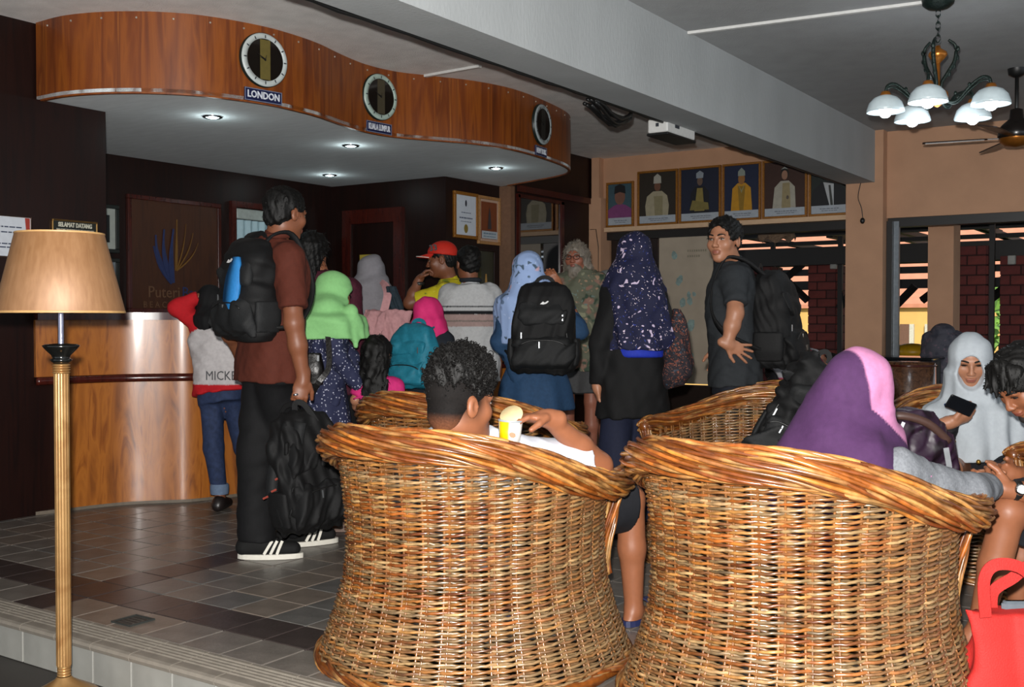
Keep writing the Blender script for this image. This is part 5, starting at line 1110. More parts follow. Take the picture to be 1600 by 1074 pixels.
# black trainers with three pale stripes
M_suede = cloth('black_suede', '131313', .8); M_cream = pm('cream_leather', 'd8d4c8', .55, var=.05)
for n in 'LR':
    d = m.foot[n]; a_ = m.J['ank'+n]; b_ = np.array([a_[0], a_[1], 0]); r_ = np.cross(d, CZ)
    sh = m.part('shoe', [cap(b_+CZ*.055-d*.055, b_+CZ*.045+d*.17, .047, .034, .02), cap(b_+CZ*.10-d*.03, b_+CZ*.06+d*.07, .044, .036, .03), half(b_+CZ*.022, -CZ)], M_suede, .006)
    mm = frame_from(d); G().prism([(.050*math.cos(t)*(1-.12*math.sin(t)), .062+.155*math.sin(t)) for t in np.linspace(0, 2*math.pi, 28)[:-1]], mm, b_+CZ*.002, .024).obj('sole', M_cream, sh)
    for q in range(3):
        for s_ in (1,):
            p0 = b_+d*(.040+q*.030)+r_*(.050)+CZ*.028; p1 = b_+d*(.075+q*.024)+r_*.034+CZ*.088; G().ribbon(np.array([p0, p0*.5+p1*.5+r_*.006, p1]), r_+CZ*.2, .013, .006).obj('stripe', M_cream, sh)
    g = G(); [g.tube(np.array([b_+d*(.07+q*.022)+CZ*(.098-q*.010)-r_*.022, b_+d*(.075+q*.022)+CZ*(.108-q*.010), b_+d*(.07+q*.022)+CZ*(.098-q*.010)+r_*.022]), .005, 6) for q in range(4)]; g.obj('laces', M_black, sh, True)
G().lathe([(.0105, -.004), (.0125, 0), (.0105, .004)], P(462, 617, 4.84), 12, frame_from((1, 0, .2))).obj('ring', M_chrome, m.root, True)
out = -dirRF(.82, .57); bc = P(388, 452, 4.93)
backpack('black backpack with a bright blue side panel on the back of the man in brown', bc, nrm_(out*.9-CF*.25), .32, .47, .20, (M_nylon, M_nylon2), worn_straps(m, bc, out, .32, .47), panel=(-.10, .115, -.34, .30, cloth('blue_panel', '2a78b8', .6)), logo='tick', seed=4)
# backpack hanging from his hand
bh = P(478, 735, 4.86); e = backpack('black rucksack with red zip pulls hanging from the hand of the man in brown', bh, nrm_(dirRF(.75, -.66)+CZ*.05), .34, .54, .20, (M_nylon, M_nylon), None, seed=8, up=nrm_(CZ+CR*-.16), sag=.02)
g = G(); hp = P(468, 632, 4.85); q = smooth_curve(np.array([bh+CZ*.22-CR*.04, hp-CR*.02, hp+CR*.02, bh+CZ*.22+CR*.05]), 5); G().ribbon(q, CF, .025, .008).obj('hand_loop', M_nylon, e)
for pts in ([(452, 665), (432, 720), (425, 770), (440, 812)], [(470, 660), (458, 730), (452, 790), (458, 815)]):
    G().ribbon(smooth_curve(np.array([P(x, y, 4.76) for x, y in pts]), 5), -CF, .05, .012).obj('shoulder_strap', M_nylon2, e, True)
for x, y in ((434, 748), (456, 752), (428, 767), (455, 773), (415, 778)):
    G().tube(np.array([P(x-4, y+2, 4.73), P(x+4, y-2, 4.73)]), .005, 6).obj('red_pull', pm('red_cord', '8a3426', .6), e)
# --- youngster in red and white sweater leaning on the counter
m = Person('youngster in white sweater with red sleeves and jeans leaning on the counter', 345, 6.35, (-.45, .9), 1.40, 'brown', look=(-.5, .85), pitch=-.35)
m.setj(hipL=(330, 622, .0), hipR=(362, 622, .02), kneeL=(334, 700, -.03), ankL=(344, 776, -.02), kneeR=(380, 700, .10), ankR=(400, 768, .25), pel=(346, 612, 0), neck=(335, 503, .05), head=(329, 476, .10), shoL=(314, 508, .04), elbL=(278, 480, .04), wriL=(312, 464, .05), shoR=(356, 512, .0), elbR=(374, 550, .12), wriR=(350, 530, .30))
def on_arm(V, p, r=.085):
    k = np.zeros(len(V), bool)
    for n in 'LR':
        for a, b in ((p.J['sho'+n], p.J['elb'+n]), (p.J['elb'+n], p.J['wri'+n])):
            v = b-a; t = np.clip((V-a)@v/(v@v), 0, 1); k |= np.linalg.norm(V-a-t[:, None]*v, axis=1) < r
    return k
def mick(V):
    c = np.repeat(np.array(hexc('b9b4b4'))[None], len(V), 0); red = np.array(hexc('b0161f')); c[(V[:, 2] < P(340, 601, 6.3)[2]) | on_arm(V, m)] = red; return c
m.body(face=False, ears=False); m.top(attr_cloth('sweater_knit'), 'long', -.02, .026, 7, 'sweater', .005, colfn=mick, label='white sweater with red sleeves and hem')
m.trousers(cloth('blue_denim', '26324f', .8, .25, 40), .93, .008, .95, 8); m.hijab(cloth('black_scarf', '0d0d0f', .8), .24, .13, .11, False, 7, .008, 3, lowc=(.05, -.02))
G().lathe([(.052, -.03), (.055, -.01), (.055, .02), (.05, .03)], P(343, 764, 6.32), 16).obj('jean_cuff', cloth('denim_cuff', '5f7088', .8), m.root, True)
m.shoes(pm('dark_shoe', '1d1716', .4), dirs={'L': dirRF(.1, 1), 'R': dirRF(.2, 1)})
sm_ = wallM(-CF+CR*-.1); text_obj('MICKEY', .075, sm_, P(350, 588, 6.185), pm('print_outline', '4a4a4c', .7), m.root, depth=.001, sx=.85)
# --- dark-haired person in maroon at the counter
m = Person('person with black hair in maroon striped top and black skirt at the counter', 512, 6.45, (.35, .94), 1.63, 'tan', look=(.5, .85))
m.setj(head=(489, 396, 0), neck=(498, 425, 0)); m.body(face=False); m.top(cloth('maroon_top', '431625', .8, .3, 90), 'long', -.35, .02, 9, wide=1.02); m.skirt(cloth('black_skirt', '0e0d10'), .10, .22); m.hair(M_hair, 'long', 5, 600, .03, .016)
# --- girl in green headscarf, navy dotted dress
m = Person('girl in lime green headscarf and navy polka-dot dress bending over the little girl', 512, 5.8, (.95, .25), 1.42, 'tan', look=(.9, .1), pitch=-.45)
m.setj(pel=(508, 612, 0), neck=(512, 486, .0), head=(521, 459, .0), shoR=(518, 500, -.13), shoL=(508, 500, .13), elbR=(528, 560, -.18), wriR=(560, 604, -.10), elbL=(545, 560, .16), wriL=(572, 600, .10))
M_dots = pattern_mat('navy_dots', '272b47', [('b4b6c8', 62, .24, .04, 0)])
m.body(hands={'R': (CR*.9-CZ*.4, CZ*-1.+CR*.2, CF, .4, .9, .4)}, face=True, ears=False); m.top(M_dots, 'long', -.15, .016, 11, 'dress_top', .006, collar=False); m.skirt(M_dots, .22, .19, z0=m.J['pel'][2]+.12, folds=8, amp=.014, name='dress_skirt')
m.hijab(cloth('lime_scarf', '86c07c', .75, .05), .10, .27, .235, True, 9, .012, 4, lowc=(-.0, .02), tail=[ell(P(512, 482, 5.70), (.085, .085, .07), None, .04), cap(P(548, 485, 5.68), P(556, 540, 5.66), .035, .012, .03)]); m.shoes(pm('sandal_brown', '5d4436', .5), name='sandal', dirs={'L': dirRF(1, .3), 'R': dirRF(1, 0)})
hb = P(484, 577, 5.62); e = empty('handbag', hb-CZ*.08, 'small black leather handbag on a strap behind the girl in green headscarf', 'handbag'); sobj('bag_body', [loft(hb, frame_from(CF), [(-.085, 0, 0, .07, .035), (0, 0, 0, .075, .045), (.085, 0, 0, .06, .03)], 3.2)], .007, pm('black_leather', '14110f', .35, var=.2, bump=.2), e)
G().ribbon(smooth_curve(np.array([P(486, 618, 5.55), P(499, 596, 5.52), P(514, 572, 5.55), P(512, 520, 5.6)]), 5), -CF, .028, .006).obj('strap', MATS['black_leather'], e); G().box(P(497, 560, 5.57), (.012, .006, .03), frame_from(CF)).obj('buckle', M_zip, e)
# --- woman in grey headscarf with pink bag
m = Person('woman in long grey headscarf at the counter with a pink bag', 580, 7.0, (-.15, 1), 1.55, 'tan', shoulders=.8); m.body(face=False, ears=False); m.top(cloth('grey_dress', '6d6a70', .85), 'long', -.5, .02, 13); m.skirt(cloth('grey_dress', '6d6a70'), .08, .24)
m.hijab(cloth('grey_scarf', '7d7b80', .85, .06), .40, .20, .165, False, 7, .010, 6)
bg = P(603, 508, 6.72); e = empty('tote_bag', bg-CZ*.1, 'soft pink shoulder bag hanging behind the woman in grey headscarf', 'bag'); sobj('bag_body', [loft(bg, frame_from(CF), [(-.13, 0, 0, .15, .07), (-.05, 0, 0, .16, .085), (.05, 0, 0, .15, .06), (.09, .0, 0, .14, .03)], 2.6, fold=lambda th, z: .006*np.sin(9*th+20*z))], .008, cloth('pink_canvas', 'b98a8c', .8), e, wob(3, .006, 25))
for dx in (0, 5): G().ribbon(smooth_curve(np.array([P(597+dx, 488, 6.72), P(603+dx, 462, 6.76), P(600+dx, 447, 6.83), P(596, 440, 6.9)]), 5), -CF, .03, .006).obj('strap', MATS['pink_canvas'], e)
sobj('side_flap', [loft(P(616, 472, 6.8), frame_from(CF), [(-.10, .02, 0, .045, .04), (0, 0, 0, .045, .04), (.10, -.02, 0, .03, .03)], 2.4, fold=lambda th, z: .006*np.sin(8*th+30*z))], .007, cloth('dark_teal_cloth', '202d35', .8, .3), e)
# --- man in red cap and yellow shirt
m = Person('man in red cap and yellow shirt resting his chin on his hand', 692, 7.7, (-.95, .3), 1.72, 'brown', look=(-1, .05), pitch=-.15)
m.setj(head=(690, 407, 0), neck=(703, 440, .03), pel=(712, 540, 0), shoL=(697, 458, -.14), shoR=(705, 456, .14), elbL=(640, 474, -.12), wriL=(655, 437, -.10), elbR=(655, 478, .12), wriR=(672, 500, .1))
m.body(hands={'L': (CZ*.75+CR*.6, CR*.5-CZ*.3, CR, [.8, .9, 1.0, 1.0], .95, .7)}); m.top(pattern_mat('yellow_batik', 'c9ba1e', [('d8cc3a', 14, .35, .1, .3), ('7d8a2a', 9, .16, .05, .3)]), 'short', -.2, .02, 15); m.trousers(cloth('dark_slacks', '1c1c20'), 1.); m.hair(M_hair, 'short', 8, 300, .01, .002); m.shoes(MATS['dark_shoe'])
hm, c, hs = m.headM(), m.J['head'], m.hs; T = lambda x, y, z: c+hm@(np.array([x, y, z])*hs); M_cap = cloth('red_cap', 'c22a1c', .7, .06)
ecap = m.part('cap', [ell(T(0, -.014, .052), np.array([.090, .108, .086])*hs, hm), half(T(0, 0, .040), -(hm[:, 2]*.97+hm[:, 1]*-.24))], M_cap, .006)
n = 11; g = G(); v = []
for r0, zz in ((.082, .0), (.165, -.010)):
    for t in np.linspace(-1.15, 1.15, n): v.append(T(math.sin(t)*(.088 if r0 < .1 else .082), .0+r0*math.cos(t)*(1 if r0 > .1 else .95)+.01, .062+zz-.020*abs(math.sin(t))*0-(.02*t*t if r0 > .1 else .01*t*t)))
v = np.array(v); v2 = v-hm[:, 2]*.006; g.add(np.r_[v, v2], [(i, i+1, n+i+1, n+i) for i in range(n-1)]+[(2*n+i, 3*n+i, 3*n+i+1, 2*n+i+1) for i in range(n-1)]+[(n+i, n+i+1, 3*n+i+1, 3*n+i) for i in range(n-1)]); g.obj('brim', M_cap, ecap, True)
G().tube(v[n:]+hm[:, 2]*.002, .0035, 5).obj('brim_piping', M_cream, ecap, True)
text_obj('33', .058, np.c_[hm[:, 1]*-1, hm[:, 2], np.cross(hm[:, 1]*-1, hm[:, 2])], T(-.093, .035, .088), pm('cap_black', '121214', .6), ecap, 'cap_number', .003, bold=.002)
G().lathe([(.033, -.012), (.037, -.008), (.037, .008), (.033, .012)], m.J['wriL']-CZ*.03, 14).obj('wristwatch', M_black, m.root, True)
# --- man in striped shirt seen from behind
m = Person('man in white polo with dark and pink chest stripes seen from behind at the counter', 735, 7.2, (-.12, 1), 1.62, 'brown', look=(-.45, .9), shoulders=.92)
m.setj(head=(731, 413, .0), neck=(735, 446, 0))
def stripes(V):
    c = np.repeat(np.array(hexc('b4b5b6'))[None], len(V), 0); zy = lambda y: P(735, y, 7.08)[2]
    for a, b, h in ((478, 480.5, '2a2c30'), (486, 491, '141519'), (491.5, 511, '9c8580'), (500.5, 502.5, '6d655f')): c[(V[:, 2] < zy(a)) & (V[:, 2] > zy(b))] = hexc(h)
    return c
m.body(face=False); m.top(attr_cloth('striped_pique'), 'short', -.28, .026, 17, amp=.004, colfn=stripes, h=.008, label='white polo shirt with dark and pink stripes', wide=1.08); m.trousers(cloth('navy_slacks', '1a2030'), 1.); m.hair(M_hair, 'short', 9, 700, .010, .008); m.shoes(MATS['dark_shoe'])
G().tube(np.array([m.J['neck']+CZ*.035+m.M@np.array([.06*math.cos(t), .06*math.sin(t), 0]) for t in np.linspace(0, 6.283, 20)[:-1]]), .016, 8, closed=True).obj('collar', cloth('dark_collar', '23262c'), m.root, True)
# --- girl in pink headscarf with teal backpack
m = Person('girl in hot pink headscarf and dark top wearing a teal backpack', 672, 6.35, (.45, .9), 1.26, 'tan', look=(.6, .8), shoulders=.85); m.setj(head=(670, 494, 0)); m.body(face=False, ears=False); m.top(cloth('dark_jersey', '1b2028', .85), 'long', -.3, .02, 19); m.trousers(cloth('dark_slacks', '1c1c20'), 1.)
m.hijab(cloth('hot_pink_scarf', 'd02c6e', .75, .05), .06, .15, .12, False, 8, .006, 8); m.shoes(MATS['dark_shoe'])
out = -dirRF(.45, .9); bc = P(645, 556, 6.16); backpack('teal backpack with dark zip on the girl in pink headscarf', bc, nrm_(out+CR*-.1), .31, .37, .17, (cloth('teal_nylon', '1f7186', .6, .12), cloth('teal_nylon', '1f7186', .6)), worn_straps(m, bc, out, .31, .37), seed=12)
# --- little girl
m = Person('little girl with long black hair in hot pink top', 592, 5.75, (.25, 1), 1.06, 'fair', pitch=-.1); m.setj(head=(590, 556, 0), neck=(593, 590, 0), shoL=(570, 602, -.02), shoR=(615, 604, 0), elbL=(556, 625, -.05), wriL=(562, 648, .05)); m.body(face=False); m.top(cloth('pink_tee', 'c42a70', .8), 'short', -.3, .014, 21); m.trousers(cloth('dark_slacks', '1c1c20'), 1.); m.hair(M_hair, 'long', 13, 250, .03, .012); m.shoes(MATS['sandal_brown'], name='sandal')
G().tube(np.array([P(562, 622, 5.68)+np.array([.032*math.cos(t), .032*math.sin(t), .01*math.cos(t)]) for t in np.linspace(0, 6.28, 14)[:-1]]), .005, 5, closed=True).obj('bracelet', MATS['pink_tee'], m.root, True)
# --- woman in blue with black backpack
m = Person('woman in pale blue patterned headscarf and blue tunic wearing a black backpack', 836, 6.2, (.1, 1), 1.55, 'tan', look=(-.05, 1)); m.setj(head=(825, 424, 0), neck=(832, 458, 0), shoL=(803, 472, 0), shoR=(865, 470, 0), elbL=(783, 535, -.02), wriL=(800, 560, .22), elbR=(903, 515, .03), wriR=(873, 448, .12))
M_bl = cloth('blue_tunic', '24405f', .8, .12); m.body(hands={'R': (nrm_(-CR*.5+CZ*.8), -CF, -CR, .5, .9, .4)}, face=False, ears=False); m.top(M_bl, 'long', -.3, .026, 23, amp=.006); m.skirt(M_bl, P(836, 640, 6.2)[2], .22, z0=m.J['pel'][2]+.1, folds=7); m.trousers(cloth('black_skirt', '0e0d10'), 1., wide=1.15); m.shoes(MATS['dark_shoe'])
m.hijab(pattern_mat('blue_floral_scarf', '8fa6cf', [('5a6f8c', 9, .30, .06, .35), ('46586a', 13, .22, .05, .3), ('c8a3ac', 8, .17, .05, .3), ('aebfe0', 16, .14, .04, .2)]), .24, .235, .165, False, 8, .008, 11)
bc = P(850, 512, 5.98); out = -dirRF(.1, 1); backpack('black and grey backpack on the woman in blue', bc, out, .36, .51, .20, (M_nylon, M_nylon2), worn_straps(m, bc, out, .36, .51), logo='tick', seed=15)
# --- bearded man in floral shirt
m = Person('bearded man with long grey hair and glasses in a floral shirt and grey shorts', 906, 8.3, (-.25, -1), 1.76, 'red', look=(-.35, -1)); m.grey = True; m.setj(head=(900, 404, 0))
M_haw = pattern_mat('hawaiian_print', '646655', [('8a6a5c', 7, .35, .05, .4), ('8a8a70', 9, .27, .05, .4), ('3a4a3c', 8, .26, .05, .4), ('a2846c', 11, .20, .04, .4), ('6d7f78', 13, .16, .04, .4)])
m.body(); m.top(M_haw, 'short', -.33, .03, 25, amp=.006, belly=.03, flare=.03); m.trousers(cloth('grey_shorts', '4a4a4b', .8), .42, .03, 1.25, name='shorts'); m.hair(M_greyhair, 'shaggy', 15, 1200, .03, .012); m.shoes(pm('sandal_brown', '5d4436', .5), name='sandal')
hm, c, hs = m.headM(), m.J['head'], m.hs; T = lambda x, y, z: c+hm@(np.array([x, y, z])*hs)
bo = m.part('beard', [ell(T(0, .055, -.085), np.array([.060, .048, .052])*hs, hm), ell(T(0, .07, -.12), np.array([.04, .035, .04])*hs, hm, .02), ell(T(0, .098, -.060), np.array([.022, .014, .010])*hs, hm, .004, '-')], M_greyhair, .006, wob(7, .004, 80))
g = G(); [g.tube(np.array([T(.033*q+.024*math.cos(t), .104, .004+.018*math.sin(t)) for t in np.linspace(0, 6.28, 16)[:-1]]), .0025, 5, closed=True) for q in (-1, 1)]; g.tube(np.array([T(-.01, .107, .008), T(.01, .107, .008)]), .0025, 5); [g.tube(np.array([T(.057*q, .10, .008), T(.084*q, .0, .005)]), .0022, 5) for q in (-1, 1)]; g.obj('glasses', pm('glasses_dark', '1a1512', .3), m.root, True)
m.part('open_neck', [ell(m.J['neck']+m.f*.095-CZ*.14, np.array([.045, .035, .10]), m.M)], pm('chest_skin', '8f523f', .5), .01)
# --- person in grey hat behind
m = Person('person in pale grey hat half hidden behind the bearded man', 952, 8.75, (-.8, -.5), 1.52, 'red', look=(-.9, -.3)); m.body(); m.top(M_haw, 'short', -.3, .025, 27); m.trousers(MATS['grey_shorts'], .42, .02, 1.1, name='shorts'); m.hair(M_greyhair, 'short', 17, 200, .01, .004); m.shoes(pm('flipflop_pink', '8c6a66', .5), name='sandal')
hm, c, hs = m.headM(), m.J['head'], m.hs; m.part('hat', [ell(c+hm@np.array([0, -.01, .05]), np.array([.095, .11, .085])*hs, hm), ell(c+hm@np.array([0, .02, .035]), np.array([.12, .15, .014])*hs, hm, .01), half(c+hm@np.array([0, 0, .028]), -hm[:, 2])], cloth('grey_hat', '7f8280'), .007)
# --- woman in navy floral headscarf and black jacket
m = Person('woman in navy floral headscarf, long black jacket and navy trousers seen from behind', 988, 5.6, (-.25, 1), 1.59, 'fair', look=(-.4, .9)); m.setj(head=(990, 400, 0), shoL=(964, 455, -.02), shoR=(1018, 457, 0), elbL=(936, 540, -.06), wriL=(933, 604, -.04), elbR=(1045, 540, 0), wriR=(1030, 560, .2))
m.body(hands={'L': (-CZ+CR*.15, CR, CF, .55, .92, .5)}, face=False, ears=False); M_bj = cloth('black_jacket', '080809', .8); m.top(M_bj, 'long', -.42, .022, 29, 'jacket', .005, flare=.02, wide=.98); m.trousers(cloth('navy_trousers', '161b30', .8), 1., .03, 1.3); m.shoes(MATS['dark_shoe'])
M_nf = pattern_mat('navy_floral_scarf', '0f1230', [('2a3a8a', 30, .10, .03, .2), ('b8a8c0', 11, .19, .03, .45), ('d8c8d2', 21, .15, .025, .4), ('2a3a8a', 24, .12, .03, .2)])
m.hijab(M_nf, .30, .175, .165, False, 8, .011, 14, tail=[cap(P(1020, 470, 5.5), P(1042, 525, 5.5), .055, .04, .05)], lowc=(.03, -.02))
m.part('inner_scarf', [loft(np.array([m.J['neck'][0], m.J['neck'][1], 0]), m.M, [(P(990, 558, 5.6)[2], .02, -.02, .135, .125), (P(990, 530, 5.6)[2], .02, -.02, .14, .135), (1.3, 0, 0, .12, .11)], 2.2)], cloth('royal_blue', '1c2f9c', .7), .01)
bg = P(1058, 545, 5.52); e = empty('shoulder_bag', bg-CZ*.2, 'dark floral fabric bag hanging at the side of the woman in black jacket', 'bag'); sobj('bag_body', [loft(bg, np.c_[CR, CF, nrm_(CZ-CR*.22)], [(-.19, 0, 0, .045, .04), (-.14, 0, 0, .075, .06), (0, .0, 0, .075, .06), (.12, 0, 0, .045, .045), (.2, 0, 0, .02, .03)], 2.3)], .007, pattern_mat('dark_floral_bag', '1e1a20', [('6d3a2c', 24, .30, .05, .3), ('a0624a', 30, .2, .05, .3), ('2a3a48', 18, .2, .05, .3)]), e, wob(8, .006, 25)); G().ribbon(smooth_curve(np.array([P(1050, 500, 5.52), P(1040, 470, 5.55), P(1030, 450, 5.6)]), 5), -CF, .03, .006).obj('strap', MATS['black_jacket'], e)
# --- man in grey shirt looking at the camera
m = Person('man in charcoal grey shirt looking back at the camera, hand on hip', 1152, 5.8, (-.85, .5), 1.70, 'fair', look=(-.62, -.78), pitch=-.02); m.setj(head=(1131, 377, -.03), neck=(1143, 412, .02), shoL=(1148, 436, -.16), shoR=(1150, 432, .15), elbL=(1149, 490, -.26), wriL=(1136, 538, -.27), pel=(1146, 585, 0), elbR=(1120, 500, .2), wriR=(1118, 545, .15), hipL=(1142, 592, -.06), hipR=(1150, 592, .07))
m.body(hands={'L': (nrm_(CR*.85-CZ*.35+CF*.05), CF*.8, -CR-CZ, .12, .95, .1, .6)}, hh=.0045); m.top(cloth('charcoal_cotton', '272a2d', .85, .1), 'short', -.10, .024, 31, amp=.005, wide=1.05); m.trousers(cloth('dark_jeans', '191c24'), 1., .015); m.hair(M_hair, 'short', 21, 1600, .012, .014, fh=.03); m.shoes(MATS['dark_shoe'])
bc = P(1212, 498, 5.78); out = nrm_(dirRF(.85, -.42)); backpack('large plain black backpack on the man in charcoal shirt', bc, out, .36, .52, .24, (M_nylon, M_nylon), worn_straps(m, bc, out, .36, .52), logo='patch', seed=18, up=nrm_(CZ-CR*.10))
# --- people beyond the chairs on the right
m = Person('person bending down in pale grey top with magenta sleeves beside the opening', 1240, 7.4, (-.6, .5), 1.4, 'tan'); m.setj(pel=(1215, 590, 0), neck=(1275, 560, 0), head=(1300, 580, .1), shoL=(1265, 565, -.12), shoR=(1262, 560, .12), elbL=(1288, 592, -.15), wriL=(1290, 640, -.15), elbR=(1290, 590, .15), wriR=(1292, 640, .15), hipL=(1212, 600, -.08), hipR=(1214, 600, .08))
def mag(V):
    c = np.repeat(np.array(hexc('8d8b8e'))[None], len(V), 0); c[on_arm(V, m, .09) | (V[:, 2] < P(1240, 588, 7.4)[2])] = hexc('8c1c44'); return c
m.body(face=False); m.top(attr_cloth('raglan'), 'long', -.1, .03, 33, 'sweater', colfn=mag); m.trousers(cloth('black_skirt', '0e0d10'), 1.); m.hair(M_hair, 'short', 23, 200, .01)
m = Person('person in grey patterned cloth sitting by the window behind the white headscarf', 1474, 9.45, (.4, .9), 1.2, 'tan'); m.setj(head=(1476, 545, .1)); m.body(face=False, ears=False); M_gp = pattern_mat('grey_print', '4c4c56', [('6a5a66', 14, .3, .1, .4), ('3a3c48', 9, .3, .1, .4)]); m.top(M_gp, 'long', -.3, .04, 35); m.skirt(M_gp, .1, .25); m.hijab(M_gp, .3, .22, .18, False, 7, .012, 19)
# ================================================================== seated people
M_white_tee = cloth('white_tee', 'c9cdd6', .85, .04)
# --- curly-haired man holding a snack tub
m = Person('curly-haired man with faded sides in white T-shirt, seated with a snack tub', 742, 3.6, (.558, .83), 1.68, 'tan', look=(.80, .60), pitch=-.05)
m.hs *= 1.06
m.setj(head=(719, 632, -.27), neck=(734, 682, -.22), pel=P(748, 500, 3.62)*np.array([1, 1, 0])+np.array([0, 0, .45]), shoL=(648, 728, -.04), shoR=(803, 716, -.32), elbR=(936, 728, -.16), wriR=(858, 654, -.31))
J = m.J; fw = m.f; rt = m.M[:, 0]
for q, n in ((-1, 'L'), (1, 'R')):
    J['hip'+n] = J['pel']+rt*.09*q+fw*.02; J['knee'+n] = J['pel']+rt*.17*q+fw*.45+CZ*.06; J['ank'+n] = J['knee'+n]*np.array([1, 1, 0])+CZ*.09+fw*.02
J['ankR'] = P(990, 950, 3.97); J['kneeR'] = P(985, 780, 3.95); J['elbL'] = J['shoL']+fw*.12-CZ*.2-rt*.1; J['wriL'] = J['elbL']+fw*.2
hd = P(800, 652, 3.25)-J['wriR']
def fade(V, col, lo):
    t = np.clip((lo[:, 2]+.055)/.06, 0, 1)*(lo[:, 1] < .045)*(np.abs(lo[:, 2]) < .2); t = t*np.clip((.05-lo[:, 1])/.03, 0, 1); t = t*(np.abs(lo[:, 0]) < .0765); return col*(1-t[:, None]*.93)+np.array(hexc('12100f'))*t[:, None]*.93
m.body(hands={'R': (nrm_(hd), nrm_(-CZ*.75-CR*.35-CF*.2), nrm_(-CF-CZ*.2), [.55, .6, .75, .85], 1.02, .75)}, colfn=fade, hh=.0045)
m.top(M_white_tee, 'short', -.1, .018, 41, amp=.004, cuffr=1.15, h=.008, label='white T-shirt'); m.trousers(cloth('dark_shorts', '1c1d22'), .46, .025, 1.1, name='shorts')
hm, c, hs = m.headM(), J['head'], m.hs; T = lambda x, y, z: c+hm@(np.array([x, y, z])*hs)
V, F = sdf([ell(T(0, -.002, .088), np.array([.086, .104, .090])*hs, hm), ell(T(0, .125, -.04), np.array([.085, .09, .115])*hs, hm, .02, '-'), half(T(0, -.06, .022), -nrm_(hm[:, 2]*.95-hm[:, 1]*.1))], .005, lambda X, Y, Z: wob(3, .007, 80)(X, Y, Z)+wob(5, .004, 170)(X, Y, Z))
hr = mk('hair', V, F, M_hair, m.root, True);
Vs, Fs = sdf([ell(T(0, -.014, .036), np.array([.0775, .0965, .085])*hs, hm), ell(T(0, -.05, -.03), np.array([.062, .050, .055])*hs, hm, .02*hs), ell(T(0, .11, -.05), np.array([.085, .095, .125])*hs, hm, .01*hs, '-'), ell(T(.088, .012, -.045), np.array([.03, .045, .05])*hs, hm, .006*hs, '-'), ell(T(-.088, .012, -.045), np.array([.03, .045, .05])*hs, hm, .006*hs, '-')], .0045)
tt = np.clip((((Vs-c)@hm)[:, 2]/hs+.078)/.055, 0, 1)[:, None]; cs_ = mk('cropped_sides', Vs, Fs, pm('cropped_hair', (1, 1, 1), .8, spec=.15, var=.25, scale=160, attr=True), m.root, True, m.skin*.8*(1-tt)+np.array(hexc('141110'))*tt); m.spikes(Vs[:], Fs[(tt[Fs[:, 0], 0] > .45)], cs_, M_hair, 1800, .006, 4)
r = np.random.default_rng(31); fi = r.integers(len(F), size=1900); g = G()
for i in fi:
    p = V[F[i]].mean(0); n0 = p-T(0, -.002, .075)
    if (p-c)@hm[:, 2] < .028*hs: continue
    n0 = nrm_(n0+r.normal(size=3)*.01); a = nrm_(np.cross(n0, r.normal(size=3))); b = np.cross(n0, a); R = r.uniform(.0045, .008); t = np.linspace(0, r.uniform(4, 8), 8); ph = r.uniform(0, 6)
    g.tube(p-n0*.002+np.outer(np.cos(t+ph), a)*R+np.outer(np.sin(t+ph), n0)*R*.9+np.outer(t, b)*.0012+n0*.004, np.linspace(.0019, .0010, 8), 4, caps=False)
o = g.obj('curls', pm('curl_hair', '0c0a09', .6, spec=.22, var=.4, scale=200), hr, True); o['kind'] = 'stuff'
m.spikes(V, F, hr, M_hair, 500, .012, 5)
m.J['ankL'][2] = .09; m.shoes(pm('blue_sandal', '20264a', .5), name='sandal')
# snack tub in his hand
tb_ = P(797, 676, 3.24); e = empty('snack_tub', tb_-CZ*.035, 'small white and yellow snack tub with its lid peeled back, held by the seated man', 'tub'); ax = frame_from(CF, nrm_(CZ+CR*.06))
M_tubw = pm('tub_white', 'd6d4cc', .4); n = 28; th = np.arange(n)*2*math.pi/n; v = []; cl = []
for rr2, zz in ((.031, -.036), (.0365, .034), (.0335, .034), (.029, -.030)): v += [tb_+ax@np.array([rr2*math.cos(t), rr2*math.sin(t), zz]) for t in th]
yel = np.array(hexc('d8b400')); whi = np.array(hexc('d2d0ca')); cl = np.array([(yel if -2.9 < (t if t <= math.pi else t-2*math.pi) < -1.75 else whi) for t in th]*4)
mk('cup', v, [(i, (i+1) % n, n+(i+1) % n, n+i) for i in range(n)]+[(n+i, n+(i+1) % n, 2*n+(i+1) % n, 2*n+i) for i in range(n)]+[(2*n+i, 2*n+(i+1) % n, 3*n+(i+1) % n, 3*n+i) for i in range(n)]+[tuple(3*n+i for i in range(n)), tuple(range(n-1, -1, -1))], pm('tub_print', (1, 1, 1), .4, var=.03, attr=True), e, True, cl)
G().lathe([(.0365, .033), (.0395, .035), (.0395, .038), (.036, .039)], tb_, n, ax).obj('rim', pm('tub_rim', '9aa0a4', .3), e, True)
lf = nrm_(-CF*.62+CZ*.62-CR*.25); lm = frame_from(nrm_(np.cross(lf, CF)), lf); G().lathe([(0, .001), (.036, .001), (.0365, 0), (0, -.001)], tb_+CZ*.052+CR*.004+CF*.004, 24, np.c_[lm[:, 0], lm[:, 1], lm[:, 2]]).obj('peeled_lid', pm('lid_cream', 'cdb98c', .45), e, True)
sw = wallM(-CF); o = tb_-CF*.0345+CR*.006; flat(e, sw, o-CZ*.004, [(-.009, .004), (-.004, .008), (.004, .007), (.010, .003), (.011, -.004), (.004, -.009), (-.004, -.007), (-.008, -.002)], pm('tub_orange', 'b5541c', .5), 'picture_print', .002)
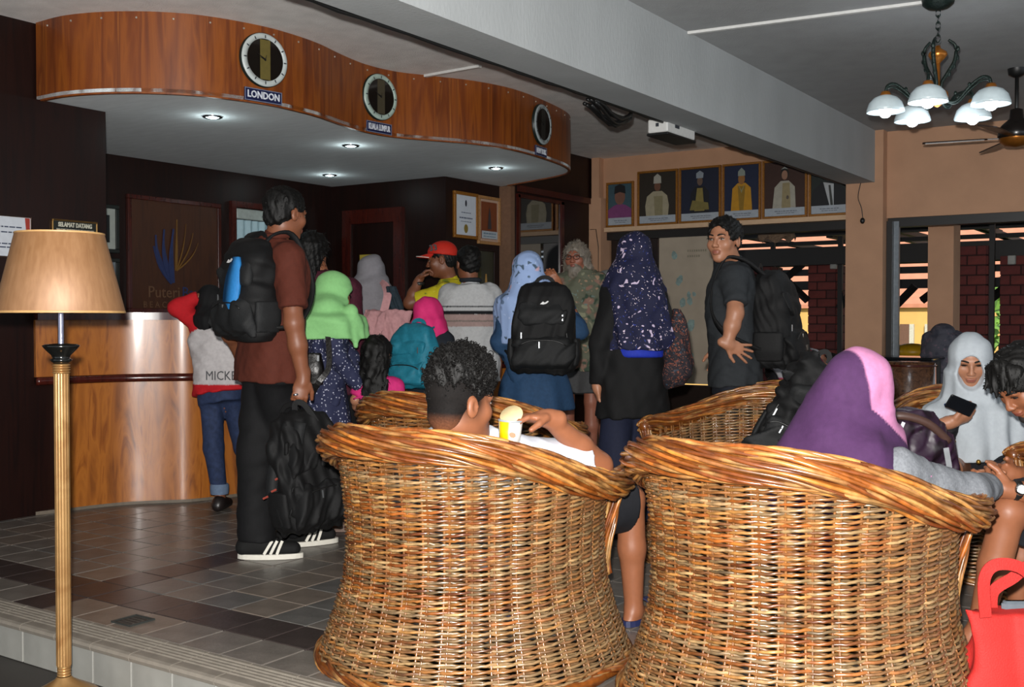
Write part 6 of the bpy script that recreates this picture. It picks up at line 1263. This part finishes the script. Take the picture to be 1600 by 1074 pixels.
# --- woman in purple and pink headscarf
m = Person('woman in purple and pink headscarf and grey top, seated leaning right', 1330, 3.12, (.62, .78), 1.58, 'tan', look=(.90, .42), pitch=-.28)
J = m.J; fw = m.f; rt = m.M[:, 0]
m.setj(head=(1340, 612, -.02), neck=(1345, 688, .04), pel=P(1290, 500, 3.2)*np.array([1, 1, 0])+np.array([0, 0, .45]), shoL=(1275, 745, .14), shoR=(1398, 738, -.14), elbR=(1512, 772, -.02), wriR=(1545, 760, .26), elbL=(1330, 780, .4), wriL=(1420, 770, .5))
for q, n in ((-1, 'L'), (1, 'R')):
    J['hip'+n] = J['pel']+rt*.09*q; J['knee'+n] = J['pel']+rt*.13*q+fw*.42+CZ*.05; J['ank'+n] = J['knee'+n]*np.array([1, 1, 0])+CZ*.09+fw*.02
m.body(face=True, ears=False); m.top(cloth('heather_grey', '72757a', .9, .18, 150), 'long', -.1, .024, 43, amp=.004, h=.008, label='grey long-sleeved top'); m.skirt(cloth('dark_skirt', '20202a'), .38, .27, z0=.6); m.shoes(MATS['dark_shoe'])
hm = m.headM(); c = J['head']; pur, pnk = np.array(hexc('43264b')), np.array(hexc('b8799f'))
def two(V):
    x = (V-c)@hm; tM = m.torsoM(); y = (V-c)@fw; d = V-c; a = x[:, 1]+.30*x[:, 2]; y2 = (V-J['neck'])@nrm_(fw*.55+rt*.85); wz = np.clip((x[:, 2]+.12)/.07, 0, 1); t = np.clip((wz*(a+.040)+(1-wz)*(y2-.125))/.006+.5, 0, 1)[:, None]
    return pnk*t+pur*(1-t)
m.hijab(attr_cloth('two_tone_scarf'), .24, .25, .20, True, 6, .014, 21, colfn=two, h=.006, lowc=(-.07, -.09), neckr=.10, tail=[cap(P(1312, 640, 3.12), P(1252, 718, 3.12), .085, .085, .07), cap(P(1300, 700, 3.05), P(1352, 722, 2.98), .09, .08, .07)])
# --- woman in white headscarf with phone
m = Person('woman in long white headscarf and black coat looking down at her phone', 1530, 4.75, (-.40, -.92), 1.56, 'fair', look=(-.33, -.94), pitch=-.36)
J = m.J; fw = m.f; rt = m.M[:, 0]
m.setj(head=(1516, 563, 0), neck=(1524, 618, .05), pel=P(1535, 500, 4.85)*np.array([1, 1, 0])+np.array([0, 0, .45]), shoL=(1582, 640, .0), shoR=(1474, 650, .06), elbR=(1462, 700, -.06), wriR=(1484, 660, -.26), elbL=(1600, 710, -.05), wriL=(1560, 735, -.22))
for q, n in ((-1, 'L'), (1, 'R')):
    J['hip'+n] = J['pel']+rt*.09*q; J['knee'+n] = J['pel']+rt*.12*q+fw*.42+CZ*.05; J['ank'+n] = J['knee'+n]*np.array([1, 1, 0])+CZ*.09+fw*.02
ph_ = P(1501, 634, 4.42); m.body(hands={'R': (nrm_(CR*.9+CZ*.25-CF*.1), nrm_(CF*.5+CZ*.7), nrm_(CZ-CF), [.75, .8, .8, .85], .98, .5)}, ears=False, hh=.0045, eyes='down')
M_bc = cloth('black_coat', '121217', .8); m.top(M_bc, 'long', -.1, .024, 45, 'coat'); m.skirt(M_bc, .2, .28, z0=.6); m.shoes(MATS['dark_shoe']); m.hijab(cloth('white_scarf', 'a9b0b6', .8, .04), .20, .235, .185, True, 8, .016, 25, h=.007, lowc=(.01, .04), neckr=.10)
for x, y in ((1529, 722), (1490, 690)): G().ellipsoid(P(x, y, 4.52), (.010, .010, .010)).obj('button', pm('brass_button', '9a7838', .3, metal=.7), m.root, True)
pn = nrm_(-CF*.55-CZ*.3+CR*.2); pm_ = frame_from(nrm_(np.cross(pn, CR*.9-CZ*.45)), pn); e = empty('phone', ph_, 'black smartphone in the hand of the woman in white headscarf', 'phone'); fx = nrm_(CR*.85-CZ*.35); fz_ = nrm_(np.cross(fx, pn)); Mq = np.c_[fx, fz_, np.cross(fx, fz_)]
G().box(ph_, (.062, .115, .009), np.c_[fz_*-1, fx, Mq[:, 2]], bev=.004).obj('phone_body', pm('phone_black', '0e1014', .25), e); G().lathe([(0, .006), (.005, .006), (.006, .004)], ph_-fx*.055+fz_*.022, 10, Mq).obj('camera_lens', pm('phone_lens', '1c2c4c', .1), e)
# --- man at the right edge, hands clasped
m = Person('man with thick black hair bowing his head, hands clasped, at the right edge', 1690, 3.75, (-.88, -.1), 1.70, 'tan', look=(-.93, -.30), pitch=-.72)
J = m.J; fw = m.f; rt = m.M[:, 0]
m.setj(head=(1600, 598, 0), neck=(1655, 648, .02), pel=P(1705, 500, 3.8)*np.array([1, 1, 0])+np.array([0, 0, .45]), shoL=(1660, 715, -.2), shoR=(1665, 700, .2), elbL=(1650, 775, -.30), wriL=(1577, 766, -.30), elbR=(1640, 750, .05), wriR=(1585, 742, -.15), hipL=(1690, 800, -.12), hipR=(1690, 800, .1), kneeL=(1576, 800, -.28), ankL=(1528, 985, -.22), kneeR=(1600, 800, .12), ankR=(1590, 960, .15))
m.body(hands={'L': (nrm_(-CR+CZ*.25), nrm_(CF+CR*.1), CZ, [.7, .75, .8, .8], 1.0, .4), 'R': (nrm_(-CR*.9+CZ*.1-CF*.3), nrm_(-CF-CZ*.3), CZ, [.8, .8, .85, .85], 1.0, .4)}, hh=.0042, eyes='down'); m.top(cloth('dark_tee', '26282c'), 'short', -.1, .02, 47); m.trousers(MATS['dark_shorts'], .40, .02, 1.15, name='shorts'); m.hair(M_hair, 'short', 33, 2600, .011, .016, h=.005)
hm, c, hs = m.headM(), J['head'], m.hs; T = lambda x, y, z: c+hm@(np.array([x, y, z])*hs); m.part('goatee', [ell(T(0, .072, -.098), np.array([.028, .022, .020])*hs, hm)], pm('stubble', '1a1411', .8), .005, wob(7, .003, 90))
lk = [cap(T(x, .035+.01*abs(q % 2), .122-abs(x)*.5), T(x*1.15+.006*((q*7) % 3-1), .112-abs(x)*.35+.008*(q % 2), .062-.012*(q % 3)), .018*hs, .004, .012) for q, x in enumerate(np.linspace(-.062, .062, 11))]
V, F = sdf(lk, .0045, wob(3, .0025, 80)); fr_ = mk('fringe', V, F, M_hair, m.root, True); m.spikes(V, F, fr_, M_hair, 500, .012, 9)
w0 = J['wriL']; d = nrm_(J['wriL']-J['elbL']); wm_ = frame_from(np.cross(d, CZ), d); e = empty('wristwatch', w0, 'silver wristwatch with pale dial on the wrist of the man at the right edge', 'watch')
G().lathe([(.030, -.012), (.0335, -.010), (.0335, .010), (.030, .012)], w0-d*.022, 20, wm_).obj('strap', M_black, e, True); wf = wallM(nrm_(-CF+CZ*.3)); G().lathe([(0, .010), (.015, .010), (.018, .007), (.019, 0)], w0-d*.022-CF*.031+CZ*.008, 20, wf).obj('case', M_chrome, e, True)
G().lathe([(0, .0112), (.014, .0108)], w0-d*.022-CF*.031+CZ*.008, 16, wf).obj('dial', pm('watch_dial', 'c6ccca', .2), e)
# ------------------------------------------------------------------ bags on and by the chairs
bc = P(1242, 640, 4.6); backpack('black crumpled rucksack leaning in the chair behind the woman in purple headscarf', bc, nrm_(-CF-CR*.3), .20, .50, .16, (M_nylon, M_nylon2), None, seed=22, up=nrm_(CZ+CR*.55), sag=.03)
bc = P(1438, 682, 4.0); e = empty('shoulder_bag', bc-CZ*.15, 'dark purple shiny bag with brown trim between the two seated women', 'bag'); M_pb = pattern_mat('purple_satin', '2c1c2c', [('4a2c44', 12, .3, .1, .4), ('1a1018', 9, .3, .1, .4)], .4)
sobj('bag_body', [loft(bc, frame_from(CF), [(-.16, 0, 0, .12, .06), (-.05, 0, 0, .135, .08), (.05, -.01, 0, .115, .06), (.095, -.03, 0, .08, .03)], 2.4)], .007, M_pb, e, wob(9, .008, 25))
G().tube(smooth_curve(np.array([P(1382, 655, 3.95), P(1410, 650, 3.93), P(1450, 662, 3.93), P(1482, 690, 3.95)]), 5), .016, 8).obj('brown_trim', pm('bag_brown', '4a332c', .5), e, True); G().ribbon(np.array([P(1406, 674, 3.90), P(1412, 660, 3.90)]), -CF, .012, .004).obj('pale_tab', M_paper, e)
G().ribbon(np.array([P(1478, 700, 3.92), P(1484, 735, 3.92)]), -CF, .02, .004).obj('clear_tag', pm('tag_grey', '8d9094', .3), e)
# red shopping bag on the floor at the right
rb = P(1592, 975, 2.95); zb = 0.; ztop = P(1560, 952, 2.95)[2]; e = empty('shopping_bag', (rb[0], rb[1], 0), 'bright red non-woven shopping bag standing on the floor at the right edge', 'bag'); M_red = cloth('red_nonwoven', 'b02824', .7, .04, bump=.25); bm = frame_from(nrm_(CF+CR*.1))
sobj('bag_body', [loft((rb[0], rb[1], 0), bm, [(.0, .0, 0, .15, .07), (.1, .0, 0, .155, .075), (ztop-.05, 0, 0, .135, .06), (ztop, 0, 0, .13, .045)], 5., fold=lambda th, z: .006*np.sin(5*th+9*z))], .008, M_red, e, wob(12, .005, 14))
for dd, (pts) in ((-.05, [(1540, 965), (1538, 905), (1560, 882), (1605, 895), (1640, 960)]), (.05, [(1550, 960), (1552, 925), (1580, 905), (1620, 885), (1660, 960)])): G().ribbon(smooth_curve(np.array([P(x, y, 2.93+dd) for x, y in pts]), 6), -CF+CZ*.2, .032, .004).obj('handle', M_red, e)
G().box(P(1590, 950, 2.97), (.09, .02, .04), frame_from(CF), bev=.008).obj('contents', pm('grey_packet', '5b646c', .6), e)

# floor drain
dq = ray(208, 971); dq = CC+dq*(-CAMH/dq[2]); e = empty('floor_drain', (dq[0], dq[1], 0), 'small square metal floor drain set in the tiles', 'drain'); M_dr = pm('drain_metal', '4a4f4c', .4, metal=.5)
G().box((dq[0], dq[1], .0015), (.11, .11, .003)).obj('plate', M_dr, e)
g = G(); [g.box((dq[0]+sx*.052, dq[1], .003), (.008, .112, .006)) for sx in (-1, 1)]; [g.box((dq[0], dq[1]+sy*.052, .003), (.096, .008, .006)) for sy in (-1, 1)]; g.obj('rim', pm('drain_rim', '2c2f2d', .5), e)
for k in range(4): G().box((dq[0], dq[1]-.03+k*.02, .0034), (.07, .005, .001)).obj('slot', M_black, e)
